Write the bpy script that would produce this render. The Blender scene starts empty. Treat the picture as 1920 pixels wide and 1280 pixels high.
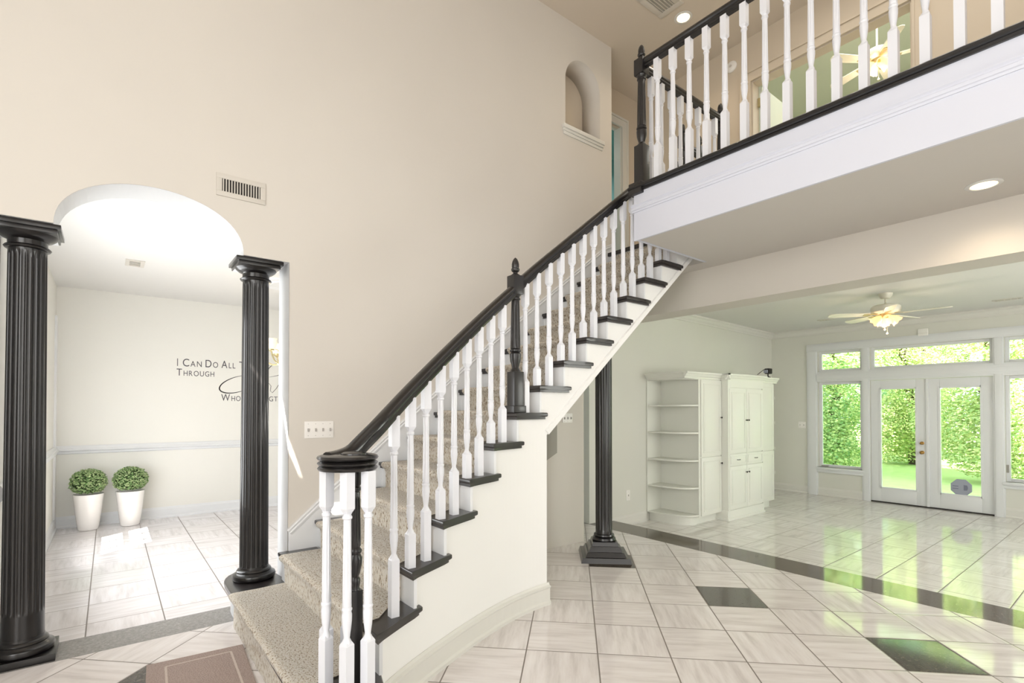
import bpy, bmesh, math, random
from mathutils import Vector, Matrix, noise
from math import sin, cos, pi, sqrt, radians
C = bpy.context.scene.collection
SC = bpy.context.scene
random.seed(7)

# ------------------------------------------------------------------ camera
cam_d = bpy.data.cameras.new('camera')
cam = bpy.data.objects.new('camera', cam_d); C.objects.link(cam)
cam_d.sensor_width = 36; cam_d.lens = 961.2/1920*36
cam_d.shift_y = 113.1/1920
cam_d.clip_start = .02; cam_d.clip_end = 200
cam.location = (0, 0, 1.56)
cam.rotation_euler = (pi/2+.0138, 0, .9047)
SC.camera = cam
SC.view_settings.view_transform = 'Standard'
SC.view_settings.look = 'None'
SC.view_settings.gamma = 1
SC.view_settings.exposure = 0.72
SC.view_settings.use_curve_mapping = False
SC.cycles.max_bounces = 10
SC.cycles.diffuse_bounces = 6
SC.cycles.glossy_bounces = 4
SC.cycles.transmission_bounces = 6
SC.cycles.transparent_max_bounces = 12
SC.cycles.sample_clamp_indirect = 6

# ------------------------------------------------------------------ world, sun, fill lamps added to light the rooms
W = bpy.data.worlds.new('world'); SC.world = W; W.use_nodes = True
W.node_tree.nodes['Background'].inputs[0].default_value = (.80, .90, 1, 1)
W.node_tree.nodes['Background'].inputs[1].default_value = 2.6

SUN = Vector((-.503, .671, -.545))
def light(name, kind, loc, energy, color=(1, 1, 1), size=1, size_y=None, direction=None, spot=None, spread=None, shape=None):
    d = bpy.data.lights.new(name, kind)
    d.energy = energy; d.color = color
    if kind == 'AREA':
        d.size = size
        if size_y: d.shape = 'RECTANGLE'; d.size_y = size_y
        if shape: d.shape = shape
        if spread: d.spread = spread
    elif kind == 'SUN': d.angle = size
    elif kind == 'SPOT':
        d.shadow_soft_size = size; d.spot_size = spot; d.spot_blend = .8
    else: d.shadow_soft_size = size
    o = bpy.data.objects.new(name, d); C.objects.link(o); o.location = loc
    if direction: o.rotation_euler = Vector(direction).to_track_quat('-Z', 'Y').to_euler()
    return o
light('sun', 'SUN', (5, -8, 12), 24, (1, .95, .86), radians(.2), direction=SUN)
light('front_fill_light', 'AREA', (.1, -3.05, 2.3), 175, (1, .995, .98), 4.4, 3.8, direction=(-.22, 1, -.12))  # large area lamp added behind the camera, no window built there
light('side_fill_light', 'AREA', (3.3, 1.2, 2.6), 78, (1, .99, .975), 5.2, 4.0, direction=(-1, .12, -.05))  # added area lamp filling the foyer from its unseen right side
light('foyer_fill_light', 'AREA', (-.8, -.6, 6.0), 12, (1, .98, .96), 4.0, 3.6, direction=(0, 0, -1))  # area lamp added under the closed ceiling to fill the foyer
light('dining_fill_light', 'AREA', (-6.2, -.5, 1.55), 80, (.96, .98, 1), 3.0, 1.9, direction=(-.1, 1, .12))  # lamp added against the left dining wall to brighten the room
light('dining_chandelier_light', 'POINT', (-6.95, 1.75, 2.05), 7, (1, .86, .66), .18)
light('living_fill_light', 'AREA', (2.5, 7.4, 1.8), 112, (.985, 1, .94), 3.2, 2.2, direction=(-1, -.35, 0))  # unseen lamp added to lighten the living room walls and cabinets
light('upstairs_hall_light', 'AREA', (-1.2, 5.0, 6.0), 13, (1, .94, .84), 2.6, 1.2, direction=(0, 0, -1))
light('green_room_light', 'AREA', (-1.4, 8.2, 7.1), 95, (1, .99, .95), 4, 3, direction=(0, 0, -1))
light('teal_room_light', 'AREA', (-6.3, 5.6, 5.8), 16, (.95, 1, 1), 1.6, 1.4, direction=(0, 0, -1))

# ------------------------------------------------------------------ materials
def lin(r, g, b):
    f = lambda c: (c/255/12.92) if c/255 <= .04045 else ((c/255+.055)/1.055)**2.4
    return (f(r), f(g), f(b), 1)
class NT:
    def __init__(s, name):
        s.m = bpy.data.materials.new(name); s.m.use_nodes = True
        s.t = s.m.node_tree; s.b = s.t.nodes['Principled BSDF']
        s.out = s.t.nodes['Material Output']
    def n(s, typ, **k):
        x = s.t.nodes.new(typ)
        for a, v in k.items(): setattr(x, a, v)
        return x
    def l(s, a, b): s.t.links.new(a, b)
    def math(s, op, a, b=None, c=None):
        x = s.n('ShaderNodeMath', operation=op)
        for i, v in enumerate((a, b, c)):
            if v is None: continue
            if isinstance(v, (int, float)): x.inputs[i].default_value = v
            else: s.l(v, x.inputs[i])
        return x.outputs[0]
    def mix(s, f, a, b):
        x = s.n('ShaderNodeMix', data_type='RGBA')
        if isinstance(f, (int, float)): x.inputs[0].default_value = f
        else: s.l(f, x.inputs[0])
        for i, v in ((6, a), (7, b)):
            if isinstance(v, tuple): x.inputs[i].default_value = v
            else: s.l(v, x.inputs[i])
        return x.outputs[2]
    def noise(s, scale, detail=3, vec=None, rough=.5):
        x = s.n('ShaderNodeTexNoise'); x.inputs['Scale'].default_value = scale
        x.inputs['Detail'].default_value = detail; x.inputs['Roughness'].default_value = rough
        if vec is None:
            tc = s.n('ShaderNodeTexCoord'); vec = tc.outputs['Object']
        s.l(vec, x.inputs['Vector']); return x.outputs['Fac']
    def bump(s, h, strength, dist=.01):
        x = s.n('ShaderNodeBump'); x.inputs['Strength'].default_value = strength
        x.inputs['Distance'].default_value = dist
        s.l(h, x.inputs['Height']); s.l(x.outputs[0], s.b.inputs['Normal'])

def paint(name, rgb, rough=.55, var=.03, bump=.02, scale=6, spec=.5, metal=0, coat=0):
    N = NT(name); c = lin(*rgb); d = tuple(x*(1-var*2) for x in c[:3])+(1,)
    f = N.noise(scale, 3)
    N.l(N.mix(f, c, d), N.b.inputs['Base Color'])
    N.b.inputs['Roughness'].default_value = rough
    N.b.inputs['Specular IOR Level'].default_value = spec
    N.b.inputs['Metallic'].default_value = metal
    N.b.inputs['Coat Weight'].default_value = coat
    N.b.inputs['Coat Roughness'].default_value = .08
    if bump: N.bump(N.noise(scale*30, 2), bump, .004)
    return N.m
M = {}
M['wall'] = paint('wall_paint', (214, 209, 201), .6, .03, .05, 1.4, .3)
M['wall_low'] = paint('stair_wall_paint', (238, 238, 236), .55, .015, .04, 2, .3)
M['wall_up'] = paint('hall_paint', (208, 196, 178), .6, .02, .05, 2, .3)
M['wall_dining'] = paint('dining_paint', (229, 228, 222), .55, .015, .04, 2, .3)
M['wall_living'] = paint('living_paint', (218, 218, 210), .6, .02, .04, 2, .3)
M['ceiling'] = paint('ceiling_paint', (220, 219, 216), .7, .01, .03, 3, .2)
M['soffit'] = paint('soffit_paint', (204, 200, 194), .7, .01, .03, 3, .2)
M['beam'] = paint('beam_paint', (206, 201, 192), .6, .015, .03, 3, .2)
M['ceiling_up'] = paint('upper_ceiling_paint', (212, 202, 188), .7, .01, .03, 3, .2)
M['trim'] = paint('trim_paint', (224, 226, 228), .35, .01, 0, 3)
M['fascia'] = paint('fascia_paint', (212, 215, 226), .5, .01, 0, 3)
M['trim_cream'] = paint('cream_trim_paint', (218, 217, 211), .4, .01, 0, 3)
M['baluster'] = paint('white_gloss_paint', (224, 226, 232), .3, .008, 0, 3)
M['black'] = paint('black_lacquer', (24, 22, 22), .28, .15, .02, 5, .5, 0, .25)
M['black_satin'] = paint('black_satin_paint', (33, 31, 31), .33, .1, 0, 5, .5, 0, .15)
M['tread'] = paint('dark_tread_stain', (42, 38, 38), .3, .15, .02, 9, .5, 0, .2)
M['cabinet'] = paint('cabinet_paint', (226, 227, 219), .38, .01, 0, 3)
M['plastic'] = paint('white_plastic', (238, 236, 232), .35, .005, 0, 3)
M['grey_metal'] = paint('register_metal', (206, 201, 192), .45, .02, 0, 5)
M['dark'] = paint('dark_void', (46, 42, 40), .8, .1, 0, 5)
M['mid_grey'] = paint('grey_panel', (158, 155, 146), .6, .02, 0, 5)  # even grey shared by window handles, grille backs and the stair plate
M['pewter'] = paint('dark_pewter', (60, 56, 52), .35, .1, 0, 9, .5, .6)
M['brass'] = paint('aged_brass', (168, 132, 74), .3, .1, 0, 9, .5, .9)
M['brass_light'] = paint('pale_brass', (196, 184, 140), .35, .08, 0, 9, .5, .5)
M['pot'] = paint('white_glazed_pot', (244, 241, 238), .22, .01, 0, 3, .5, 0, .3)
M['green_wall'] = paint('green_room_paint', (206, 213, 198), .6, .03, .03, 2, .3)
M['teal_wall'] = paint('teal_room_paint', (142, 186, 184), .6, .03, .03, 2, .3)
M['soil'] = paint('moss', (62, 84, 44), .9, .3, .3, 20)
M['lettering'] = paint('charcoal_vinyl', (72, 70, 76), .5, .02, 0, 5)
M['fan_white'] = paint('fan_enamel', (226, 222, 208), .35, .01, 0, 5)
M['screen'] = paint('sticker_grey', (160, 165, 180), .5, .04, 0, 8)
M['screen_dark'] = paint('sticker_marks', (122, 126, 142), .5, .04, 0, 8)
M['bark'] = paint('bark', (92, 76, 60), .85, .3, .4, 12)
M['toggle_slot'] = paint('toggle_slot_grey', (176, 172, 168), .5, .02, 0, 5)

def emis(name, rgb, strength, base=None):
    N = NT(name); N.b.inputs['Base Color'].default_value = lin(*(base or rgb))
    N.b.inputs['Emission Color'].default_value = lin(*rgb)
    f = N.noise(30, 2)
    N.l(N.math('MULTIPLY_ADD', f, strength*.3, strength*.85), N.b.inputs['Emission Strength'])
    N.b.inputs['Roughness'].default_value = .3
    return N.m
M['bulb'] = emis('lamp_glow', (255, 226, 170), 5)
M['shade'] = emis('frosted_shade_glow', (255, 200, 132), .38, (250, 236, 208))
M['chand_shade'] = emis('cream_shade_glow', (255, 226, 170), .55, (240, 226, 196))

def glass():
    N = NT('window_glass'); N.t.nodes.remove(N.b)
    tr = N.n('ShaderNodeBsdfTransparent'); gl = N.n('ShaderNodeBsdfGlossy'); gl.inputs['Roughness'].default_value = .02
    fr = N.n('ShaderNodeFresnel'); fr.inputs['IOR'].default_value = 1.45
    f2 = N.noise(1.5, 1)
    N.l(N.mix(f2, (.97, 1, .98, 1), (.94, .98, .96, 1)), tr.inputs['Color'])
    mx = N.n('ShaderNodeMixShader'); N.l(fr.outputs[0], mx.inputs[0])
    N.l(tr.outputs[0], mx.inputs[1]); N.l(gl.outputs[0], mx.inputs[2]); N.l(mx.outputs[0], N.out.inputs[0])
    return N.m
M['glass'] = glass()

def tile_mat(name, s, cx, cy, diag, blacks=False, tint=(1, 1, 1)):
    """large ceramic tiles with grain that turns a quarter turn from tile to tile"""
    N = NT(name)
    tc = N.n('ShaderNodeTexCoord'); sp = N.n('ShaderNodeSeparateXYZ'); N.l(tc.outputs['Object'], sp.inputs[0])
    x = N.math('SUBTRACT', sp.outputs[0], cx); y = N.math('SUBTRACT', sp.outputs[1], cy)
    if diag:
        k = 1/sqrt(2)/s
        u = N.math('MULTIPLY_ADD', N.math('ADD', x, y), k, .5)
        v = N.math('MULTIPLY_ADD', N.math('SUBTRACT', y, x), k, .5)
    else:
        u = N.math('MULTIPLY', x, 1/s); v = N.math('MULTIPLY', y, 1/s)
    iu, iv = N.math('FLOOR', u), N.math('FLOOR', v)
    fu, fv = N.math('SUBTRACT', u, iu), N.math('SUBTRACT', v, iv)
    par = N.math('MODULO', N.math('ADD', N.math('ADD', iu, iv), 400), 2)
    par = N.math('GREATER_THAN', par, .5)
    cA = N.n('ShaderNodeCombineXYZ'); N.l(N.math('MULTIPLY', u, 10), cA.inputs[0]); N.l(N.math('MULTIPLY', v, 1.1), cA.inputs[1]); N.l(N.math('ADD', iu, N.math('MULTIPLY', iv, 7.3)), cA.inputs[2])
    cB = N.n('ShaderNodeCombineXYZ'); N.l(N.math('MULTIPLY', u, 1.1), cB.inputs[0]); N.l(N.math('MULTIPLY', v, 10), cB.inputs[1]); N.l(N.math('ADD', iu, N.math('MULTIPLY', iv, 5.7)), cB.inputs[2])
    mv = N.n('ShaderNodeMix', data_type='VECTOR'); N.l(par, mv.inputs[0]); N.l(cA.outputs[0], mv.inputs[4]); N.l(cB.outputs[0], mv.inputs[5])
    g = N.noise(1.0, 5, mv.outputs[1], .6)
    ramp = N.n('ShaderNodeValToRGB'); N.l(g, ramp.inputs[0])
    e = ramp.color_ramp.elements
    t = lambda r, gg, b: lin(r*tint[0], gg*tint[1], b*tint[2])
    e[0].position = .26; e[0].color = t(205, 199, 197)
    e[1].position = .74; e[1].color = t(237, 234, 233)
    m_ = ramp.color_ramp.elements.new(.5); m_.color = t(226, 221, 219)
    wn = N.n('ShaderNodeTexWhiteNoise', noise_dimensions='2D'); cc = N.n('ShaderNodeCombineXYZ'); N.l(iu, cc.inputs[0]); N.l(iv, cc.inputs[1]); N.l(cc.outputs[0], wn.inputs['Vector'])
    col = N.mix(N.math('MULTIPLY', wn.outputs['Value'], .16), ramp.outputs[0], t(190, 180, 176))
    if blacks:
        n_ = N.math('ADD', iu, iv); m = N.math('SUBTRACT', iu, iv)
        n0 = N.math('LESS_THAN', N.math('ABSOLUTE', n_), .5)
        n12 = N.math('LESS_THAN', N.math('ABSOLUTE', N.math('ADD', n_, 12)), .5)
        m4 = N.math('LESS_THAN', N.math('MODULO', N.math('ADD', m, 400), 4), .5)
        bl = N.math('MULTIPLY', N.math('ADD', n0, n12), m4)
        gr = N.noise(40, 6, None, .8)
        gcol = N.mix(N.math('MULTIPLY', N.math('POWER', gr, 2.5), 2.2), lin(36, 32, 29), lin(104, 96, 88))
        col = N.mix(bl, col, gcol)
    def edge(f):
        d = N.math('MINIMUM', f, N.math('SUBTRACT', 1, f)); return d
    ed = N.math('MINIMUM', edge(fu), edge(fv))
    grout = N.math('LESS_THAN', ed, .0042/s)
    col = N.mix(grout, col, t(128, 120, 114))
    N.l(col, N.b.inputs['Base Color'])
    N.l(N.math('MULTIPLY_ADD', grout, .5, N.math('MULTIPLY_ADD', g, .06, .05)), N.b.inputs['Roughness'])
    N.b.inputs['Specular IOR Level'].default_value = .55
    h = N.n('ShaderNodeMapRange'); N.l(ed, h.inputs[0]); h.inputs[2].default_value = .012/s
    N.bump(h.outputs[0], .25, .002)
    return N.m
M['tile_foyer'] = tile_mat('foyer_tile', .4554, -2.25, 4.073, True, True)
M['tile_dining'] = tile_mat('dining_tile', .4554, -5.30, -.115, False, False, (1, 1.005, 1.02))
M['tile_living'] = tile_mat('living_tile', .48, -1.30, 6.10, False, False, (1, 1.01, 1.0))
def granite(name, a, b, rough=.1):
    N = NT(name); gr = N.noise(38, 7, None, .8); g2 = N.noise(6, 4)
    f = N.math('MULTIPLY', N.math('POWER', gr, 2.2), 2.3)
    c = N.mix(f, a, b); c = N.mix(N.math('MULTIPLY', g2, .12), c, lin(120, 104, 92))
    N.l(c, N.b.inputs['Base Color']); N.b.inputs['Roughness'].default_value = rough
    return N.m
M['granite'] = granite('dark_granite', lin(40, 35, 31), lin(112, 100, 88), .07)
M['granite_grey'] = granite('grey_granite', lin(100, 98, 97), lin(166, 164, 162), .2)

def carpet():
    N = NT('berber_carpet')
    tc = N.n('ShaderNodeTexCoord')
    mp = N.n('ShaderNodeMapping'); N.l(tc.outputs['Object'], mp.inputs[0]); mp.inputs['Scale'].default_value = (85, 110, 40)
    n1 = N.noise(1, 3, mp.outputs[0], .6)
    n2 = N.noise(9, 3)
    v = N.n('ShaderNodeTexVoronoi'); v.inputs['Scale'].default_value = 1.4; N.l(mp.outputs[0], v.inputs['Vector'])
    ramp = N.n('ShaderNodeValToRGB'); N.l(n1, ramp.inputs[0]); e = ramp.color_ramp.elements
    e[0].position = .36; e[0].color = lin(150, 126, 98); e[1].position = .54; e[1].color = lin(250, 246, 238)
    q = e.new(.43); q.color = lin(232, 221, 202)
    c = N.mix(N.math('MULTIPLY', n2, .2), ramp.outputs[0], lin(240, 233, 218))
    N.l(c, N.b.inputs['Base Color']); N.b.inputs['Roughness'].default_value = .95
    N.b.inputs['Specular IOR Level'].default_value = .1
    N.b.inputs['Sheen Weight'].default_value = .3
    N.bump(N.math('MULTIPLY_ADD', v.outputs['Distance'], -.6, n1), .45, .006)
    return N.m
M['carpet'] = carpet()
def matmat():
    N = NT('mauve_mat'); n1 = N.noise(120, 3); n2 = N.noise(7, 2)
    c = N.mix(n1, lin(134, 118, 112), lin(184, 168, 160)); c = N.mix(N.math('MULTIPLY', n2, .4), c, lin(168, 148, 140))
    N.l(c, N.b.inputs['Base Color']); N.b.inputs['Roughness'].default_value = .95; N.bump(n1, .8, .008)
    return N.m
M['mat'] = matmat()
M['mat_line'] = paint('mat_groove', (206, 192, 184), .95, .1, .3, 60)
def leaf(name, a, b, trans=.35):
    N = NT(name)
    oi = N.n('ShaderNodeNewGeometry'); 
    c = N.mix(oi.outputs['Random Per Island'], lin(*a), lin(*b))
    N.l(c, N.b.inputs['Base Color']); N.b.inputs['Roughness'].default_value = .55
    tl = N.n('ShaderNodeBsdfTranslucent'); N.l(c, tl.inputs[0])
    mx = N.n('ShaderNodeMixShader'); mx.inputs[0].default_value = trans
    N.l(N.b.outputs[0], mx.inputs[1]); N.l(tl.outputs[0], mx.inputs[2]); N.l(mx.outputs[0], N.out.inputs[0])
    return N.m
M['leaf_a'] = leaf('foliage_bright', (112, 160, 92), (222, 230, 160))
M['leaf_b'] = leaf('foliage_mid', (84, 142, 100), (190, 216, 150))
M['leaf_c'] = leaf('foliage_yellow', (140, 176, 100), (238, 236, 178))
M['topiary'] = leaf('topiary_leaf', (92, 138, 70), (196, 212, 158), .15)
def grass():
    N = NT('lawn_grass'); n1 = N.noise(5, 5); n2 = N.noise(60, 3)
    c = N.mix(n1, lin(150, 182, 112), lin(200, 214, 142)); c = N.mix(N.math('MULTIPLY', n2, .5), c, lin(172, 198, 124))
    N.l(c, N.b.inputs['Base Color']); N.b.inputs['Roughness'].default_value = .9; N.bump(n2, .6, .03)
    return N.m
M['grass'] = grass()

# ------------------------------------------------------------------ mesh helpers
def link(name, me, m=None, parent=None):
    o = bpy.data.objects.new(name, me); C.objects.link(o)
    if m is not None: me.materials.append(M[m] if isinstance(m, str) else m)
    if parent is not None: o.parent = parent
    return o
def mk(name, bm, m, parent=None, smooth=False, recalc=True):
    if recalc: bmesh.ops.recalc_face_normals(bm, faces=bm.faces)
    me = bpy.data.meshes.new(name); bm.to_mesh(me); bm.free()
    if smooth:
        for p in me.polygons: p.use_smooth = True
        try: me.set_sharp_from_angle(angle=radians(40))
        except Exception: pass
    return link(name, me, m, parent)
def thing(name, label, cat, loc=(0, 0, 0), rz=0, group=None):
    o = bpy.data.objects.new(name, None); C.objects.link(o); o.location = loc; o.rotation_euler = (0, 0, rz)
    return tag(o, label, cat, group)
def tag(o, label=None, cat=None, group=None, kind=None):
    if label: o['label'] = label
    if cat: o['category'] = cat
    if group: o['group'] = group
    if kind: o['kind'] = kind
    return o
def struct(o, label=None):
    o['kind'] = 'structure'
    if label: o['label'] = label
    return o
def box(bm, x0, x1, y0, y1, z0, z1, bev=0):
    r = bmesh.ops.create_cube(bm, size=1)
    vs = r['verts']
    for v in vs:
        v.co = Vector(((x0+x1)/2+v.co.x*(x1-x0), (y0+y1)/2+v.co.y*(y1-y0), (z0+z1)/2+v.co.z*(z1-z0)))
    if bev:
        es = list({e for v in vs for e in v.link_edges})
        bmesh.ops.bevel(bm, geom=es, offset=bev, segments=2, profile=.6, affect='EDGES')
    return vs
def boxo(name, b, m, parent=None, bev=0):
    bm = bmesh.new(); box(bm, *b, bev=bev); return mk(name, bm, m, parent, smooth=bool(bev))
def lathe(bm, prof, seg=24, cx=0, cy=0, flutes=0, depth=0, frange=None, cap=True):
    """prof: (r, z) list, optional flutes cut between frange z values"""
    rings = []
    for r, z in prof:
        ring = []
        for i in range(seg):
            a = 2*pi*i/seg; rr = r
            if flutes and frange[0] <= z <= frange[1]:
                rr = r-depth*abs(sin(a*flutes/2))
            ring.append(bm.verts.new((cx+rr*cos(a), cy+rr*sin(a), z)))
        rings.append(ring)
    for a, b in zip(rings, rings[1:]):
        for i in range(seg):
            j = (i+1) % seg
            bm.faces.new((a[i], a[j], b[j], b[i]))
    if cap:
        bm.faces.new(rings[0][::-1]); bm.faces.new(rings[-1])
def prism(bm, poly, z0, z1, bev=0):
    a = [bm.verts.new((x, y, z0)) for x, y in poly]; b = [bm.verts.new((x, y, z1)) for x, y in poly]
    n = len(poly); fs = [bm.faces.new(a[::-1]), bm.faces.new(b)]
    for i in range(n): fs.append(bm.faces.new((a[i], a[(i+1) % n], b[(i+1) % n], b[i])))
    if bev:
        es = list({e for f in fs[:2] for e in f.edges})
        bmesh.ops.bevel(bm, geom=es, offset=bev, segments=3, profile=.5, affect='EDGES')
def plate(name, outer, holes, axis, pos, thick, m, parent=None):
    """flat plate with holes; outer in 2D; fills from pos to pos+thick along axis"""
    cu = bpy.data.curves.new(name, 'CURVE'); cu.dimensions = '2D'; cu.fill_mode = 'BOTH'; cu.extrude = abs(thick)/2
    for pl in [outer]+holes:
        s = cu.splines.new('POLY'); s.points.add(len(pl)-1); s.use_cyclic_u = True
        for p, q in zip(s.points, pl): p.co = (q[0], q[1], 0, 1)
    t = bpy.data.objects.new('tmp', cu); C.objects.link(t)
    dg = bpy.context.evaluated_depsgraph_get()
    me = bpy.data.meshes.new_from_object(t.evaluated_get(dg))
    bpy.data.objects.remove(t); bpy.data.curves.remove(cu)
    c = pos+thick/2
    for v in me.vertices:
        a, b, h = v.co
        if axis == 'X': v.co = (c+h, a, b)
        elif axis == 'Y': v.co = (a, c+h, b)
        else: v.co = (a, b, c+h)
    me.name = name; me.materials.clear()
    bm = bmesh.new(); bm.from_mesh(me); bmesh.ops.remove_doubles(bm, verts=bm.verts, dist=1e-5)
    bmesh.ops.recalc_face_normals(bm, faces=bm.faces); bm.to_mesh(me); bm.free()
    return link(name, me, m, parent)
def rect(a0, a1, b0, b1): return [(a0, b0), (a1, b0), (a1, b1), (a0, b1)]
def arch(c, b0, spring, a, h, n=24, close_bottom=True):
    """arched hole: centre c, bottom b0, springing, half width a, rise h"""
    p = [(c-a, b0), (c-a, spring)]
    p += [(c-a*cos(pi*i/n), spring+h*sin(pi*i/n)) for i in range(1, n)]
    p += [(c+a, spring), (c+a, b0)]
    return p
def sweep(bm, path, prof, closed_prof=True, caps=True, up=Vector((0, 0, 1))):
    """prof (lateral, vertical) carried along path, lateral axis kept level"""
    P = [Vector(p) for p in path]; rings = []
    for i, p in enumerate(P):
        t = (P[min(i+1, len(P)-1)]-P[max(i-1, 0)]).normalized()
        lat = t.cross(up)
        if lat.length < 1e-6: lat = Vector((1, 0, 0))
        lat.normalize(); u = lat.cross(t).normalized()
        rings.append([bm.verts.new(p+lat*a+u*b) for a, b in prof])
    n = len(prof)
    for a, b in zip(rings, rings[1:]):
        for i in range(n):
            j = (i+1) % n
            bm.faces.new((a[i], a[j], b[j], b[i]))
    if caps: bm.faces.new(rings[0][::-1]); bm.faces.new(rings[-1])
def tube(bm, path, r, seg=8, caps=True):
    prof = [(r*cos(2*pi*i/seg), r*sin(2*pi*i/seg)) for i in range(seg)]
    sweep(bm, path, prof, caps=caps)
def extr(bm, p0, p1, prof, nrm):
    """moulding: prof (out, up) from p0 to p1, nrm is the outward horizontal direction"""
    n = Vector(nrm).normalized()
    a = [bm.verts.new(Vector(p0)+n*o+Vector((0, 0, u))) for o, u in prof]
    b = [bm.verts.new(Vector(p1)+n*o+Vector((0, 0, u))) for o, u in prof]
    k = len(prof); bm.faces.new(a[::-1]); bm.faces.new(b)
    for i in range(k): bm.faces.new((a[i], a[(i+1) % k], b[(i+1) % k], b[i]))

# ------------------------------------------------------------------ shell
XM = -4.25                       # face of the big foyer wall
ZL = -.12                        # living room floor, one low step down
ZU = 3.49                        # upstairs floor
struct(boxo('floor', (-4.25, 3.6, -3.4, 5.12, -.30, 0), 'tile_foyer'))
struct(boxo('floor.001', (-9.2, -4.58, -.75, 4.3, -.30, 0), 'tile_dining'))
struct(boxo('floor.002', (-6.5, 2.8, 5.55, 11.0, -.40, ZL), 'tile_living'))
struct(boxo('floor.003', (-6.5, -4.25, 4.42, 5.12, -.30, 0), 'tile_foyer'))
struct(boxo('trim_1', (-4.58, -4.25, -.8, 4.42, -.30, .0005), 'granite_grey'), 'grey granite threshold band between foyer and dining floor')
struct(boxo('trim_2', (-6.5, 3.6, 5.12, 5.55, -.30, .0005), 'granite'), 'dark granite band along the step to the living room')
# big wall with arched opening and niche
ay0, ay1 = -.282, .784; ac = (ay0+ay1)/2; aa = (ay1-ay0)/2
outer = [(-3.4, 0), (-.62, 0), (-.62, 2.715), (ay0, 2.715)]
outer += [(ac-aa*cos(pi*i/32), 2.715+.36*sin(pi*i/32)**.92) for i in range(1, 32)]
outer += [(ay1, 2.715), (1.11, 2.715), (1.11, 0), (4.42, 0), (4.42, 2.6), (4.93, 2.6), (4.93, 6.1), (-3.4, 6.1)]
niche = [(4.127, 4.845), (4.127, 5.40)]+[(4.4215-.2945*cos(pi*i/20), 5.40+.30*sin(pi*i/20)) for i in range(1, 20)]+[(4.716, 5.40), (4.716, 4.845)]
struct(plate('wall_left', outer, [niche], 'X', XM, -.30, 'wall'))
lp = outer[2:2+34]
bm = bmesh.new(); pv = None
for (a_, b_) in [(-.618, .0), (-.618, 2.713)]+[(p[0], p[1]-.002) for p in outer[3:36]]+[(1.107, 2.713), (1.107, 0)]:
    cu_ = [bm.verts.new((XM-.0005, a_, b_)), bm.verts.new((XM-.2995, a_, b_))]
    if pv: bm.faces.new((pv[0], cu_[0], cu_[1], pv[1]))
    pv = cu_
struct(mk('trim_0', bm, 'trim', recalc=False), 'white painted lining of the arched opening')
# niche lining, curved back
bm = bmesh.new()
box(bm, -4.60, -4.55, 4.0, 4.85, 4.75, 5.8)
struct(mk('wall_niche', bm, 'wall_up'))
bm = bmesh.new()
for o_, z_, h_ in ((.035, 4.80, .045), (.022, 4.77, .03), (.012, 4.735, .035)):
    box(bm, XM-.01, XM+o_, 4.127-.03-o_*.6, 4.716+.03+o_*.6, z_, z_+h_, .004)
struct(mk('trim_3', bm, 'trim_cream', smooth=True), 'moulded sill under the arched wall niche')
struct(boxo('wall_hall_left', (-5.2, -4.80, 4.93, 4.97, ZU, 6.1), 'wall_up'))
# return at the corner from the foyer wall back to the hall wall
struct(boxo('wall_corner', (-4.90, -4.55, 4.88, 4.93, 2.6, 6.1), 'wall_up'))
# upstairs left wall with the teal doorway
ud = rect(5.02, 5.755, ZU-.01, 5.60)
struct(plate('wall_upper_left', rect(4.93, 6.3, 3.1, 6.1), [ud], 'X', -4.78, -.12, 'wall_up'))
bm = bmesh.new()
for o, a, w in ((.018, .0, .13), (.03, .1, .13), (.026, -.002, .03)):
    box(bm, -4.781, -4.78+o, 5.755+a, 5.755+w, ZU, 5.60+a)
    box(bm, -4.781, -4.78+o, 4.96, 5.755+w, 5.60+a, 5.60+w)
box(bm, -4.90, -4.782, 5.735, 5.755, ZU, 5.6)
struct(mk('trim_4', bm, 'trim_cream'), 'cream casing of the doorway beside the stair head')
# teal room
bm = bmesh.new()
box(bm, -7.6, -7.5, 4.4, 7.2, ZU, 6.1); box(bm, -7.6, -4.9, 7.1, 7.2, ZU, 6.1); box(bm, -7.6, -4.9, 4.4, 4.5, ZU, 6.1)
box(bm, -7.6, -4.9, 4.4, 7.2, 6.05, 6.1)
struct(mk('wall_teal_room', bm, 'teal_wall'))
struct(boxo('baseboard_teal_room', (-7.5, -7.47, 4.5, 7.1, ZU, ZU+.15), 'trim'))
# upstairs far wall with wide opening to the green room
ox0, ox1, oz = -3.07, -1.475, 5.55
struct(plate('wall_hall_far', rect(-4.9, 3.6, ZU-.02, 6.1), [rect(ox0, ox1, ZU-.01, oz)], 'Y', 6.12, .14, 'wall_up'))
bm = bmesh.new()
for o, a, w in ((.016, -.002, .10), (.024, -.003, .02), (.034, .10, .125)):
    box(bm, ox0-w, ox0-a, 6.12-o, 6.119, ZU, oz+a); box(bm, ox0-w, ox1+w, 6.12-o, 6.119, oz+a, oz+w); box(bm, ox1+a, ox1+w, 6.12-o, 6.119, ZU, oz+a)
struct(mk('trim_5', bm, 'wall_up'), 'stepped cream casing of the wide upstairs opening')
bm = bmesh.new()
box(bm, ox0+.001, ox0+.02, 6.125, 6.268, ZU, oz-.021); box(bm, ox1-.02, ox1-.001, 6.125, 6.268, ZU, oz-.021); box(bm, ox0+.001, ox1-.001, 6.125, 6.268, oz-.02, oz-.001)
struct(mk('trim_6', bm, 'wall_up'), 'jamb lining of the wide upstairs opening')
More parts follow.
